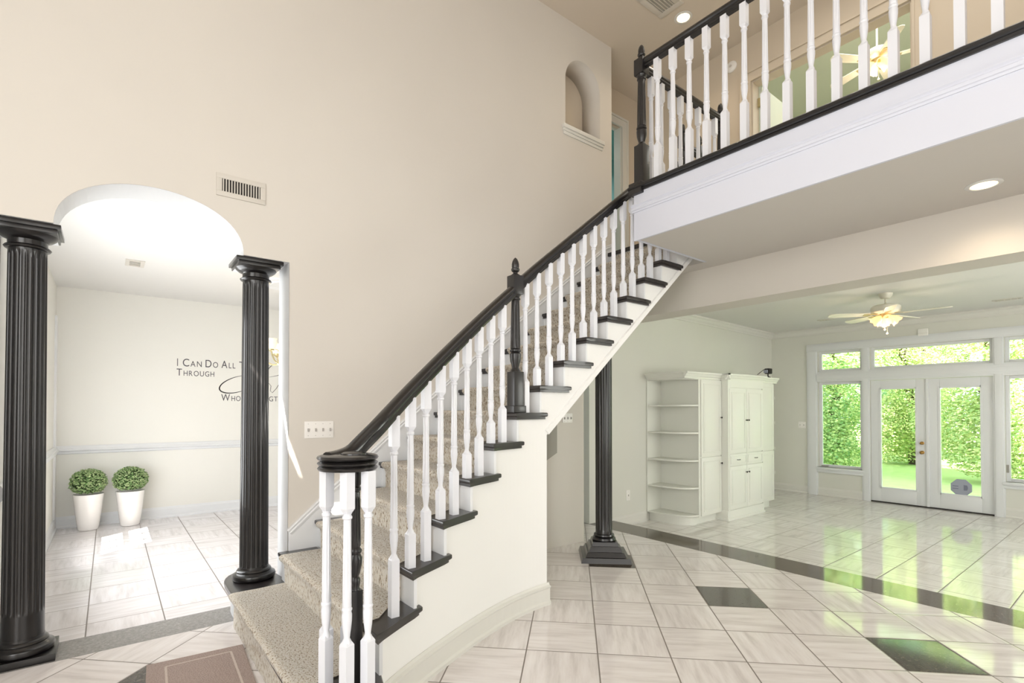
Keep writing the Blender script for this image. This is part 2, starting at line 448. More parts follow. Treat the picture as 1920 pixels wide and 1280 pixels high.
# open door leaf at its left, with brass hinge
d = struct(boxo('door_3', (ox0+.022, ox0+.06, 6.27, 7.0, ZU+.01, oz-.03), 'green_wall'), 'pale green door leaf standing open into the green room')
boxo('hinge', (ox0+.02, ox0+.07, 6.235, 6.268, 5.27, 5.37), 'brass_light', d)
bm = bmesh.new()
box(bm, -5.2, -5.1, 6.26, 10.6, ZU, 7.3); box(bm, 2.2, 2.3, 6.26, 10.6, ZU, 7.3); box(bm, -5.2, 2.3, 10.5, 10.6, ZU, 7.3)
box(bm, -5.2, 2.3, 6.26, 10.6, 7.2, 7.3); box(bm, -5.2, 2.3, 6.2, 6.26, 6.15, 7.3)
box(bm, -2.66, -2.60, 10.40, 10.5, 5.0, 7.2)
struct(mk('wall_green_room', bm, 'green_wall'))
# ceilings
struct(boxo('ceiling', (-4.9, 3.6, -3.4, 6.26, 6.1, 6.2), 'ceiling_up'))
struct(boxo('ceiling.001', (-9.2, -4.55, -.75, 4.3, 3.16, 3.26), 'ceiling'))
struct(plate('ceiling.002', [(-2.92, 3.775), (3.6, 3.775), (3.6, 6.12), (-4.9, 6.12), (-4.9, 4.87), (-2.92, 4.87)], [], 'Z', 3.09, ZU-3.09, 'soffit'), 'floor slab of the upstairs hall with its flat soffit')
struct(boxo('ceiling.003', (-6.5, 2.8, 5.45, 11.0, 3.13, 3.25), 'ceiling'))
struct(boxo('floor.004', (-5.2, 2.3, 6.12, 10.6, ZU-.2, ZU), 'wall_up'))
struct(boxo('floor.005', (-7.6, -4.9, 4.4, 7.2, ZU-.2, ZU), 'wall_up'))
# beam
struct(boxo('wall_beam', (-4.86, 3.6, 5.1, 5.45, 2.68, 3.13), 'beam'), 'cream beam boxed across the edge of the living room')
# hallway wall behind the black column, living side wall (slightly splayed), patio wall
struct(boxo('wall_passage', (-6.5, -4.84, 5.14, 5.50, -.12, 3.1), 'wall_living'))
struct(boxo('wall_passage_end', (-6.6, -6.5, 4.3, 5.6, 0, 3.1), 'wall_low'))
bm = bmesh.new(); prism(bm, [(-4.79, 5.50), (-5.09, 11.0), (-5.29, 11.0), (-5.0, 5.50)], ZL, 3.14)
struct(mk('wall_living_left', bm, 'wall_living'))
YP = 10.93
def wx(y): return -4.79-.30*(y-5.5)/5.5
# dining room
struct(boxo('wall_dining_far', (-9.1, -8.9, -.75, 4.3, 0, 3.16), 'wall_dining'))
dw = rect(-7.6, -6.45, .36, .86)
struct(plate('wall_dining_left', rect(-9.0, -4.56, 0, 3.16), [rect(-7.62, -6.5, .40, .86)], 'Y', -.55, -.1, 'wall_dining'))  # low opening added to throw the sun patch on the dining floor
struct(boxo('wall_dining_right', (-9.1, -4.55, 4.0, 4.1, 0, 3.16), 'wall_dining'))
bm = bmesh.new()
box(bm, -7.62, -6.5, -.62, -.58, .62, .64); box(bm, -7.25, -7.23, -.62, -.58, .40, .86); box(bm, -6.88, -6.86, -.62, -.58, .40, .86)
struct(mk('window_4', bm, 'trim'), 'added bars across an unseen low opening that break up the dining sunlight')  # unseen bars, added only to divide that sun patch
# unseen front and right foyer walls; the front one has slots shaped to cast the sun streaks
sl = []
tt = 6.02
def backproj(y, z, x=-4.30):
    t = (y+3.3)/SUN.y
    return (x-SUN.x*t, z-SUN.z*t)
cen = [(.78, 1.975), (.86, 1.865), (.94, 1.745), (1.01, 1.615), (1.075, 1.48), (1.135, 1.345), (1.19, 1.21), (1.24, 1.08), (1.285, .95)]
arc_o, arc_i = [], []
for i_, p_ in enumerate(cen):
    a_, b_ = cen[max(i_-1, 0)], cen[min(i_+1, len(cen)-1)]
    ty, tz = b_[0]-a_[0], b_[1]-a_[1]; L_ = sqrt(ty*ty+tz*tz); w_ = .010+.016*sin(pi*min(1, (i_+.6)/8.6))
    arc_o.append((p_[0]-tz/L_*w_, p_[1]+ty/L_*w_)); arc_i.insert(0, (p_[0]+tz/L_*w_, p_[1]-ty/L_*w_))
slot = [backproj(*p) for p in arc_o+arc_i]
slot2 = [backproj(*p) for p in [(1.50, .70), (1.84, .70), (1.80, .62), (1.55, .62)]]
struct(plate('wall_front', rect(-4.6, 3.6, 0, 6.1), [slot, slot2], 'Y', -3.3, -.02, 'wall'))
struct(boxo('wall_right', (3.5, 3.6, -3.4, 11.0, 0, 6.1), 'wall'))
struct(boxo('wall_living_right', (2.7, 2.8, 5.55, 11.0, ZL, 3.14), 'wall_living'))

# patio wall with its openings
bx = rect(-3.32, -1.66, ZL, 2.08)
openings = {
 'left_low': rect(-4.20, -3.45, .43, 2.08), 'right_low': rect(-1.53, -.78, .43, 2.08),
 'left_top': rect(-4.20, -3.45, 2.28, 2.68), 'mid_top': rect(-3.32, -1.66, 2.28, 2.68), 'right_top': rect(-1.53, -.78, 2.28, 2.68)}
struct(plate('wall_patio', [(-5.2, ZL), (-3.32, ZL), (-3.32, 2.08), (-1.66, 2.08), (-1.66, ZL), (2.8, ZL), (2.8, 3.14), (-5.2, 3.14)], list(openings.values()), 'Y', YP, .16, 'wall_living'))
n_w = 0
def window(k, ins=.055, sash=.05):
    global n_w; n_w += 1
    (x0, z0), (x1, z1) = openings[k][0], openings[k][2]
    o = struct(bpy.data.objects.new('window_%d' % (n_w if n_w < 4 else n_w+1), None)); C.objects.link(o)
    o['label'] = {'left_low': 'tall patio side window left of the double doors', 'right_low': 'tall patio side window right of the double doors',
       'left_top': 'small transom window over the left patio side window', 'mid_top': 'wide transom window above the double doors',
       'right_top': 'small transom window over the right patio side window'}[k]
    y0, y1 = YP+.07, YP+.12
    bm = bmesh.new()
    box(bm, x0, x0+sash, y0, y1, z0, z1, .006); box(bm, x1-sash, x1, y0, y1, z0, z1, .006)
    box(bm, x0+sash, x1-sash, y0, y1, z0, z0+sash, .006); box(bm, x0+sash, x1-sash, y0, y1, z1-sash, z1, .006)
    mk('window_frame', bm, 'trim', o, True)
    boxo('glass_pane', (x0+sash-.004, x1-sash+.004, YP+.092, YP+.098, z0+sash-.004, z1-sash+.004), 'glass', o)
    if 'low' in k:
        boxo('crank_handle', (x0+.04, x0+.16, YP+.045, YP+.07, z0+.012, z0+.03) if 'left' in k else (x0+.0, x0+.03, YP+.05, YP+.07, z0+.14, z0+.26), 'mid_grey', o)
        bm = bmesh.new(); box(bm, x0-.03, x1+.03, YP-.055, YP+.07, z0-.045, z0, .008); box(bm, x0-.02, x1+.02, YP-.03, YP, z0-.10, z0-.045, .004)
        mk('window_sill', bm, 'trim', o, True)
for k in openings: window(k)
bm = bmesh.new()
def casing(x0, x1, z0, z1, lay=((.022, 0), (.034, .02))):
    hz = z1-z0 < x1-x0
    for o, i in lay: box(bm, x0+(0 if hz else i), x1-(0 if hz else i), YP-o, YP+.002, z0+(i if hz else 0), z1-(i if hz else 0), .004)
casing(-4.39, -4.20, ZL, 2.68); casing(-4.39, .9, 2.68, 2.83)
for a, b in ((-3.45, -3.32), (-1.66, -1.53), (-.78, -.60)): casing(a, b, ZL, 2.68, ((.021, 0), (.032, .02)))
casing(-4.20, -.78, 2.08, 2.28, ((.0225, 0), (.0355, .03), (.044, .06)))
struct(mk('trim_7', bm, 'trim', smooth=True), 'pale casings framing the patio windows and doors')
# french doors
def patio_door(name, x0, x1, lab, knobs):
    o = struct(bpy.data.objects.new(name, None), lab); C.objects.link(o)
    st, tp, bt = .145, .155, .25
    y0, y1 = YP+.02, YP+.065; z0, z1 = ZL+.02, 2.075
    bm = bmesh.new()
    box(bm, x0, x0+st, y0, y1, z0, z1, .004); box(bm, x1-st, x1, y0, y1, z0, z1, .004)
    box(bm, x0+st, x1-st, y0, y1, z0, z0+bt, .004); box(bm, x0+st, x1-st, y0, y1, z1-tp, z1, .004)
    mk('door_panel', bm, 'trim', o, True)
    bm = bmesh.new(); g = .018
    for a in ((x0+st-g, x0+st+.01), (x1-st-.01, x1-st+g)): box(bm, a[0], a[1], y0-.008, y1, z0+bt-g, z1-tp+g)
    for a in ((z0+bt-g, z0+bt+.01), (z1-tp-.01, z1-tp+g)): box(bm, x0+st, x1-st, y0-.008, y1, a[0], a[1])
    mk('glazing_bead', bm, 'trim', o)
    boxo('glass_pane', (x0+st, x1-st, YP+.04, YP+.046, z0+bt, z1-tp), 'glass', o)
    if knobs:
        for nm, z, r in (('deadbolt', .975, .028), ('door_knob', .815, .031)):
            bm = bmesh.new(); lathe(bm, [(r, 0), (r, .008), (.012, .012), (.011, .03), (r*.7, .035), (r*.95, .05), (r*.7, .066), (.003, .07)], 16)
            bmesh.ops.transform(bm, matrix=Matrix.Translation((x1-.062, y0, z)) @ Matrix.Rotation(pi/2, 4, 'X'), verts=bm.verts)
            mk(nm, bm, 'brass', o, True)
    return o
patio_door('door_1', -3.32+.004, -2.505, 'left leaf of the glazed double patio doors with brass knob', True)
patio_door('door_2', -2.475, -1.66-.004, 'right leaf of the glazed double patio doors', False)
struct(boxo('trim_8', (-2.51, -2.47, YP-.005, YP+.05, ZL+.02, 2.075), 'trim', bev=.006), 'rounded astragal strip between the patio doors')
struct(boxo('trim_9', (-3.32, -1.66, YP+.0, YP+.12, ZL, ZL+.018), 'dark'), 'dark threshold under the patio doors')

# baseboards and mouldings
BB = [(0, 0), (.03, 0), (.03, .02), (.018, .035), (.018, .12), (.010, .14), (.006, .155), (0, .155)]
def mould(name, segs, prof, m, label):
    bm = bmesh.new()
    for p0, p1, n in segs: extr(bm, p0, p1, prof, n)
    return struct(mk(name, bm, m), label)
mould('baseboard_living_left', [((wx(5.5), 5.5, ZL), (wx(6.36), 6.36, ZL), (1, .05, 0)), ((wx(9.0), 9.0, ZL), (wx(YP), YP, ZL), (1, .05, 0))], BB, 'trim_cream', 'baseboard along the living room side wall')
mould('baseboard_patio', [((wx(YP), YP, ZL), (-4.39, YP, ZL), (0, -1, 0)), ((-4.2, YP, ZL), (-3.45, YP, ZL), (0, -1, 0)), ((-1.53, YP, ZL), (-.78, YP, ZL), (0, -1, 0))], BB, 'trim_cream', 'baseboard under the patio windows')
mould('baseboard_dining_far', [((-8.9, -.55, 0), (-8.9, 4.0, 0), (1, 0, 0))], BB, 'trim', 'baseboard of the far dining wall')
mould('baseboard_dining_left', [((-8.9, -.55, 0), (-4.56, -.55, 0), (0, 1, 0))], BB, 'trim', 'baseboard of the left dining wall')
CR = [(0, 0), (.012, 0), (.022, .012), (.03, .012), (.02, .03), (.05, .05), (.042, .068), (.03, .072), (.02, .098), (.01, .112), (0, .112)]
mould('trim_10', [((-8.9, -.55, .965), (-8.9, 4.0, .965), (1, 0, 0)), ((-8.9, -.55, .965), (-4.56, -.55, .965), (0, 1, 0))], CR, 'trim', 'chair rail moulding round the dining room')
CM = [(0, 0), (.02, 0), (.025, .02), (.05, .045), (.07, .075), (.095, .09), (.095, .115), (0, .115)]
mould('trim_11', [((wx(5.5), 5.5, 3.015), (wx(YP), YP, 3.015), (1, .05, 0)), ((wx(YP), YP, 3.015), (2.7, YP, 3.015), (0, -1, 0))], CM, 'trim_cream', 'crown moulding round the living room ceiling')
struct(boxo('trim_12', (-8.82, -8.68, -.56, -.53, .155, 2.75), 'trim'), 'white casing strip at the corner of the dining room')
# impost blocks at the springing of the arch
for i, (a, b) in enumerate(((-.62, -.262), (.764, 1.05))):
    bm = bmesh.new(); box(bm, -4.60, -4.44, a, b, 2.685, 2.716, .004); box(bm, -4.585, -4.44, a, b-.012 if i == 0 else b, 2.655, 2.686, .004)
    struct(mk('trim_%d' % (13+i), bm, 'trim', smooth=True), ['white impost block above the left arch column', 'white impost block above the right arch column'][i])

# balcony edge: fascia, moulding and black nosing
YB = 3.775
bm = bmesh.new(); box(bm, -2.975, 3.6, YB-.02, YB, 3.09, 3.545); box(bm, -2.955, -2.925, YB, 4.88, 3.09, 3.545)
struct(mk('trim_15', bm, 'fascia'), 'white fascia of the balcony edge')
bm = bmesh.new()
PF = [(0, 0), (.008, 0), (.012, .014), (.02, .018), (.026, .034), (.018, .044), (.018, .048), (.03, .060), (.03, .068), (0, .068)]
extr(bm, (-2.99, YB-.02, 3.345), (3.6, YB-.02, 3.345), PF, (0, -1, 0))
struct(mk('trim_16', bm, 'fascia'), 'ogee moulding along the balcony fascia')
bm = bmesh.new()
NP = [(0, 0), (.02, 0), (.028, .012), (.028, .018), (.045, .022), (.052, .032), (.052, .044), (.045, .052), (-.09, .052), (-.09, 0)]
extr(bm, (-3.01, YB-.015, 3.525), (3.6, YB-.015, 3.525), NP, (0, -1, 0))
extr(bm, (-2.95, YB-.03, 3.525), (-2.95, 5.25, 3.525), [(a*.6, b) for a, b in NP], (-1, 0, 0))
struct(mk('trim_17', bm, 'black', smooth=False), 'black nosing along the balcony edge')

# ------------------------------------------------------------------ staircase
def zt(n): return .2375+.2155*(n-1)
def yn(n): return .70 if n == 1 else 1.035+.2708*(n-2)
CV = [(.80, -2.26), (1.035, -2.385), (1.31, -2.545), (1.585, -2.68), (1.857, -2.80), (2.128, -2.905), (2.4, -2.985), (2.67, -3.03), (2.95, -3.04), (3.3, -3.045), (4.0, -3.05), (5.2, -3.05)]
def xc(y):
    if y <= CV[0][0]: return CV[0][1]
    for i in range(len(CV)-1):
        if CV[i][0] <= y <= CV[i+1][0]:
            p0 = CV[max(i-1, 0)]; p1 = CV[i]; p2 = CV[i+1]; p3 = CV[min(i+2, len(CV)-1)]
            h = p2[0]-p1[0]; t = (y-p1[0])/h
            m1 = (p2[1]-p0[1])/(p2[0]-p0[0]) if p2 is not p0 and i > 0 else (p2[1]-p1[1])/h
            m2 = (p3[1]-p1[1])/(p3[0]-p1[0]) if p3 is not p2 else (p2[1]-p1[1])/h
            return (2*t**3-3*t*t+1)*p1[1]+(t**3-2*t*t+t)*h*m1+(-2*t**3+3*t*t)*p2[1]+(t**3-t*t)*h*m2
    return CV[-1][1]
st = thing('staircase', 'white staircase with black treads and beige carpet rising along the big wall', 'staircase', (-3.6, .7, 0))
IX = Matrix.Translation((3.6, -.7, 0))
def stp(name, bm, m, smooth=False, parent=None):
    bmesh.ops.transform(bm, matrix=IX, verts=bm.verts)
    return mk(name, bm, m, parent or st, smooth)
VC = Vector((-2.36, .88, 0))
NT_ = 16
for n in range(1, NT_):
    z = zt(n); bm = bmesh.new(); xl = XM+.001
    if n == 1:
        def t1(g):
            p = [(-4.40-.26*sin(pi*i/10)-0*g, .87-.17*cos(pi*i/10)*(1+g*2)) for i in range(0, 11)]
            p = [(x-(-g if 0 else -g*-1 if False else 0), y) for x, y in p]
            q = [(VC.x+(.21+g)*cos(a), VC.y+(.21+g)*sin(a)) for a in [(-pi/2)+i*(pi*.80)/14 for i in range(15)]]
            return q+[(-2.46, 1.09), (-4.25, 1.09)]+[(x, y) for x, y in p[::-1]]
        poly = t1(0)
        poly = [(VC.x+.21*cos(-pi/2+i*pi*.8/14), VC.y-.01+.19*sin(-pi/2+i*pi*.8/14)) for i in range(15)]+[(-2.46, 1.09), (-4.24, 1.09)]+\
               [(-4.42-.27*sin(pi*i/12), .885+.185*cos(pi*i/12)) for i in range(13)]
        prism(bm, poly, z-.035, z, .010)
        bmr = bmesh.new()
        ins = [(-3.45+(x+3.45)*.978, .90+(y-.90)*.78) for x, y in poly]
        prism(bmr, ins, 0.0, z-.035)
        stp('riser', bmr, 'trim')
    else:
        y0, y1 = yn(n), yn(n+1)+.02; yr = yn(n+1)+.09
        ys = [y0+(yr-y0)*i/6 for i in range(7)]
        poly = [(xl, y0), (xc(y0), y0)]+[(xc(y), y) for y in ys[1:]]+[(xc(yr)-.045, yr), (xc(y1)-.045, y1), (xl, y1)]
        prism(bm, poly, z-.032, z, .009)
        ci = [(xl, y0+.014), (xc(y0)-.014, y0+.014)]+[(xc(y)-.014, y) for y in ys[1:-1]]+[(xc(yr)-.014, yr-.014), (xc(yr)-.045, yr-.014), (xc(y1)-.045, y1-.01), (xl, y1-.01)]
        prism(bm, ci, z-.052, z-.032)
        bmr = bmesh.new()
        box(bmr, xl, xc(y0)-.036, y0+.030, y0+.048, zt(n-1)-.001, z-.051)
        stp('riser', bmr, 'trim')
    stp('tread', bm, 'tread', True)
# landing nosing and last riser
bm = bmesh.new(); box(bm, XM+.001, -2.96, yn(16), yn(16)+.12, zt(16)-.03, zt(16)+.015, .009); stp('tread', bm, 'tread', True)
bm = bmesh.new(); box(bm, XM+.001, -2.96, yn(16)+.03, yn(16)+.05, zt(15), zt(16)-.03); stp('riser', bm, 'trim')
# outer stringer wall, follows the flared line and stops where the underside opens
bm = bmesh.new()
cols = []
ys = []
for n in range(2, 16):
    for i in range(6): ys.append((yn(n)+.032+(yn(n+1)-yn(n))*i/6, n))
    ys.append((yn(n+1)+.0319, n))
def low(y):
    return 0.0 if y <= 2.77 else 1.35+.865*(y-2.77)
ys2 = []
for y, n in ys:
    if ys2 and ys2[-1][0] < 2.77 <= y: ys2.append((2.7699, n)); ys2.append((2.7701, n))
    ys2.append((y, n))
start = [(.94, 1), (1.066, 1)]
ys2 = start+ys2
prev = None
for y, n in ys2:
    zt_ = (zt(n)-.051) if n > 1 else zt(1)-.034
    x = xc(y)-.036; zl = low(y)
    if zt_ - zl < .02: zt_ = zl+.02
    cur = [bm.verts.new((x, y, zl)), bm.verts.new((x, y, zt_)), bm.verts.new((x-.04, y, zt_)), bm.verts.new((x-.04, y, zl))]
    if prev:
        for i in range(4):
            j = (i+1) % 4
            bm.faces.new((prev[i], cur[i], cur[j], prev[j]))
    prev = cur
stp('stringer', bm, 'wall_low')
bm = bmesh.new(); yy = [2.77+(4.86-2.77)*i/12 for i in range(13)]
path = [(xc(y)-.034, y, low(y+.001)+.02) for y in yy]
sweep(bm, path, [(-.004, -.02), (.012, -.02), (.012, .02), (.004, .026), (-.004, .026)])
stp('stringer_edge', bm, 'wall_low')
# sloping underside and end wall of the boxed part
bm = bmesh.new()
for a, b in zip(yy, yy[1:]):
    q = [(XM+.002, a, low(a+.001)), (xc(a)-.05, a, low(a+.001)), (xc(b)-.05, b, low(b)), (XM+.002, b, low(b))]
    lo = [bm.verts.new(p) for p in q]; hi = [bm.verts.new((p[0], p[1], p[2]+.03)) for p in q]
    bm.faces.new(lo); bm.faces.new(hi[::-1])
    for i in range(4): bm.faces.new((lo[i], lo[(i+1) % 4], hi[(i+1) % 4], hi[i]))
stp('soffit', bm, 'wall_low')
bm = bmesh.new(); box(bm, XM+.002, xc(2.75)-.06, 2.72, 2.77, 0, 1.36); stp('end_panel', bm, 'wall_low')
# baseboard along the flared wall
bm = bmesh.new()
by = [.98+(2.79-.98)*i/20 for i in range(21)]
path = [(xc(y)-.036, y, 0) for y in by]
sweep(bm, path, [(0, 0), (.028, 0), (.028, .022), (.016, .034), (.016, .125), (.026, .135), (.026, .143), (.010, .152), (.004, .17), (0, .17)], up=Vector((0, 0, 1)))
stp('baseboard', bm, 'trim_cream')
# wall skirt with cap
def nos(y): return .453+.7958*(y-1.035)
sk = [(1.11, 0), (1.11, .60), (1.5, .945), (2.0, 1.372), (2.9, 2.10), (3.64, 2.665), (4.8, 3.545), (4.92, 3.60), (4.92, 3.0), (1.6, .30)]
o = plate('skirt_board', [(a, b) for a, b in sk], [], 'X', XM, .022, 'trim', None)
o.parent = st; o.matrix_parent_inverse = Matrix.Identity(4)
for v in o.data.vertices: v.co = IX @ v.co
bm = bmesh.new(); sweep(bm, [(XM+.012, a, b) for a, b in sk[1:8]], [(-.02, -.028), (.016, -.028), (.020, -.012), (.012, -.004), (.018, .010), (.010, .018), (-.02, .018)])
stp('skirt_cap', bm, 'trim')
# carpet runner
def cr(y): return xc(y)-.17 if y > 1.2 else (-2.56 if y > 1.0 else -2.53)
bm = bmesh.new()
prof = []
for n in range(1, 16):
    z = zt(n)+.014; y0 = yn(n)-.014; zb = (zt(n-1) if n > 1 else 0)+.014
    yr = yn(n)+.018
    if n == 1: zb = .004; yr = yn(1)+.012
    prof += [(yr, zb+.0), (yr, zb+(z-zb)*.35), (yr-.002, z-.085), (yr-.012, z-.06), (y0+.002, z-.045), (y0-.008, z-.03), (y0-.008, z-.014), (y0+.002, z-.004), (y0+.022, z), (y0+.10, z+.001), (y0+.2, z)]
prof += [(yn(16)+.018, zt(15)+.014), (yn(16)+.016, zt(16)-.06), (yn(16)+.0, zt(16)-.045)]
NX = 26
rows = []
for k, (y, z) in enumerate(prof):
    xr = cr(y); row = []
    for i in range(NX+1):
        x = -4.125+(xr+4.125)*i/NX
        w = noise.noise(Vector((x*9, y*9, z*9)))*.004+noise.noise(Vector((x*45, y*45, z*45)))*.003
        e = .006 if i in (0, NX) else 0
        row.append(bm.verts.new((x, y+w-(0 if k % 11 < 6 else 0)+e*0, z+w-e)))
    rows.append(row)
for a, b in zip(rows, rows[1:]):
    for i in range(NX): bm.faces.new((a[i], a[i+1], b[i+1], b[i]))
bmesh.ops.solidify(bm, geom=bm.faces[:], thickness=.012)
cp = stp('carpet_runner', bm, 'carpet', True)

# ------------------------------------------------------------------ balusters, newels, rails
def baluster(parent, x, y, z0, z1, w=.046, rz=0, cut=None):
    bm = bmesh.new(); hw = w/2; top = .175; sh = .40
    zb = max(z0+.05, z1-top-.03-sh-.155)
    box(bm, -hw, hw, -hw, hw, z0, zb-.010)
    def shoulder(za, ra, zb_, rb):
        a = [bm.verts.new((sx*ra, sy*ra, za)) for sx, sy in ((-1, -1), (1, -1), (1, 1), (-1, 1))]
        b = [bm.verts.new((sx*rb, sy*rb, zb_)) for sx, sy in ((-1, -1), (1, -1), (1, 1), (-1, 1))]
        bm.faces.new(a[::-1]); bm.faces.new(b)
        for i in range(4): bm.faces.new((a[i], a[(i+1) % 4], b[(i+1) % 4], b[i]))
    shoulder(zb-.010, hw, zb+.012, hw*.5)
    p = [(w*.45, zb-.004), (w*.40, zb+.010), (w*.29, zb+.020), (w*.32, zb+.035), (w*.41, zb+.065), (w*.48, zb+.10), (w*.49, zb+.125), (w*.42, zb+.138), (w*.50, zb+.146), (w*.50, zb+.152), (w*.40, zb+.158)]
    zs = zb+.158
    for i in range(9): p.append((w*(.44-.07*i/8), zs+.004+(z1-top-.045-zs)*i/8))
    ze = z1-top-.03
    p += [(w*.36, ze-.008), (w*.47, ze-.002), (w*.47, ze+.006), (w*.36, ze+.012), (w*.42, ze+.020)]
    lathe(bm, p, 40, flutes=10, depth=w*.05, frange=(zs+.02, z1-top-.06))
    shoulder(z1-top-.014, hw*.5, z1-top+.010, hw)
    box(bm, -hw, hw, -hw, hw, z1-top+.010, z1)
    if cut:
        bmesh.ops.bisect_plane(bm, geom=bm.verts[:]+bm.edges[:]+bm.faces[:], plane_co=(0, 0, cut), plane_no=(0, 0, 1), clear_outer=True)
        bmesh.ops.holes_fill(bm, edges=[e for e in bm.edges if e.is_boundary])
    bmesh.ops.rotate(bm, cent=(0, 0, 0), matrix=Matrix.Rotation(rz, 3, 'Z'), verts=bm.verts)
    o = mk('baluster', bm, 'baluster', parent, True); o.location = Vector((x, y, 0))-parent.location
    return o
def newel(parent, x, y, z0, box_h, w=.092, total=1.19, name='newel_post', plinth=True, rz=0):
    """square foot, vase, fluted shank, square block and acorn"""
    bm = bmesh.new(); hw = w/2
    zb = z0+box_h
    box(bm, -hw, hw, -hw, hw, z0, zb-.012, .003)
    if plinth: box(bm, -hw-.014, hw+.014, -hw-.014, hw+.014, z0, z0+.055, .006)
    zt_ = z0+total-.285                      # bottom of the upper block
    p = [(hw*.95, zb-.013), (hw*.80, zb), (hw*.55, zb+.018), (hw*.62, zb+.03), (hw*.88, zb+.07), (hw*.95, zb+.11), (hw*.95, zb+.125), (hw*.7, zb+.135), (hw*.95, zb+.145), (hw*.95, zb+.155), (hw*.75, zb+.162)]
    zs = zb+.162
    for i in range(9): p.append((hw*(.84-.16*i/8), zs+.005+(zt_-.055-zs)*i/8))
    p += [(hw*.66, zt_-.045), (hw*.82, zt_-.038), (hw*.82, zt_-.028), (hw*.66, zt_-.020), (hw*.92, zt_-.004), (hw*.95, zt_+.004)]
    lathe(bm, p, 48, flutes=12, depth=.005, frange=(zs+.02, zt_-.07))
    box(bm, -hw, hw, -hw, hw, zt_, zt_+.145, .004)
    bmesh.ops.rotate(bm, cent=(0, 0, 0), matrix=Matrix.Rotation(rz, 3, 'Z'), verts=bm.verts)
    o = mk(name, bm, 'black_satin', parent, True); o.location = Vector((x, y, 0))-parent.location
    bm = bmesh.new(); zf = zt_+.145
    lathe(bm, [(hw*.9, zf-.004), (hw*.72, zf+.008), (hw*.42, zf+.016), (hw*.36, zf+.026), (hw*.62, zf+.034), (hw*.72, zf+.045), (hw*.70, zf+.054), (hw*.56, zf+.058), (hw*.62, zf+.070), (hw*.62, zf+.090), (hw*.50, zf+.112), (hw*.30, zf+.130), (hw*.08, zf+.140)], 24)
    mk('finial', bm, 'black_satin', o, True)
    return o
RAIL0 = [(-.018, -.034), (.018, -.034), (.020, -.022), (.030, -.018), (.026, -.004), (.034, .004), (.034, .014), (.026, .027), (.012, .034), (-.012, .034), (-.026, .027), (-.034, .014), (-.034, .004), (-.026, -.004), (-.030, -.018), (-.020, -.022)]
RAIL = [(a*1.12, b*1.22) for a, b in RAIL0]
def smooth_path(p, it=3):
    P = [Vector(q) for q in p]
    for _ in range(it):
        Q = [P[0]]
        for a, b in zip(P, P[1:]): Q += [a*.75+b*.25, a*.25+b*.75]
        P = Q+[P[-1]]
    return P
def rz_(y):                               # rail centre height
    if y < 2.43: return 1.455+.742*(y-1.063)
    return 2.475+.79*(y-2.43)
def rx(y): return xc(y)-.072
sb = thing('stair_balustrade', 'black curling handrail on white turned balusters up the open side of the stairs', 'balustrade', (-2.36, .88, zt(1)))
sb.location = (-2.36, .88, 0)
def addp(name, bm, m, parent, smooth=True):
    bmesh.ops.transform(bm, matrix=Matrix.Translation(-parent.location), verts=bm.verts)
    return mk(name, bm, m, parent, smooth)
bm = bmesh.new()
path = [(-2.40, .80, 1.318), (-2.425, .86, 1.322), (-2.45, .93, 1.34), (-2.47, .985, 1.385)]
path += [(rx(y), y, rz_(y)) for y in [1.09+(2.405-1.09)*i/12 for i in range(13)]]
sweep(bm, smooth_path(path), RAIL); addp('handrail', bm, 'black', sb)
bm = bmesh.new(); path = [(rx(y), y, rz_(y)) for y in [2.49+(3.90-2.49)*i/16 for i in range(17)]]
sweep(bm, path, RAIL); addp('handrail', bm, 'black', sb)
# volute: grooved disc with a spiral cap
bm = bmesh.new(); zv = 1.275
lathe(bm, [(.118, zv), (.130, zv+.003), (.136, zv+.012), (.130, zv+.020), (.124, zv+.023), (.132, zv+.028), (.137, zv+.036), (.130, zv+.043), (.120, zv+.047), (.133, zv+.052), (.139, zv+.060), (.134, zv+.068), (.118, zv+.073), (.02, zv+.076)], 48, VC.x, VC.y)
lathe(bm, [(.058, zv+.070), (.056, zv+.080), (.045, zv+.085), (.01, zv+.087)], 24, VC.x+.03, VC.y+.015)
addp('volute', bm, 'black', sb)
rt = Vector((.618, .786, 0)); tc = Vector((.937, -.349, 0))
for a, b in ((-.098, .03), (-.002, .10), (.094, .05), (-.10, -.07), (.0, -.098)):
    p = VC+rt*a+tc*b; baluster(sb, p.x, p.y, zt(1), zv+.002, rz=math.atan2(-b, -a)*0+.35)
# slim starting newel under the volute
bm = bmesh.new()
box(bm, -.028, .028, -.028, .028, zt(1), .72, .003)
pr_ = [(.027, .715), (.02, .73), (.024, .75), (.024, .77), (.017, .78), (.024, .80), (.032, .84), (.033, .865), (.024, .885), (.03, .895), (.03, .905), (.022, .915)]
pr_ += [(.026-.005*i/8, .925+(1.17-.925)*i/8) for i in range(9)]+[(.019, 1.175), (.025, 1.182), (.025, 1.195), (.02, 1.2), (.027, 1.21), (.027, 1.28)]
lathe(bm, pr_, 40, flutes=10, depth=.004, frange=(.95, 1.15))
p = VC+rt*.035; bmesh.ops.translate(bm, vec=(p.x, p.y, 0), verts=bm.verts)
addp('newel_post', bm, 'black_satin', sb)
bal_y = [(2, yn(2)+.17)]
for n in range(3, 15):
    if n == 7: bal_y.append((7, yn(7)+.17)); continue
    bal_y += [(n, yn(n)+.035), (n, yn(n)+.17)]
for n, y in bal_y:
    if n >= 13:
        baluster(sb, rx(y), y, zt(n), rz_(y)-.036, cut=3.515)
    else:
        baluster(sb, rx(y), y, zt(n), rz_(y)-.036)
newel(sb, rx(2.445)-.002, 2.445, zt(7), .325)

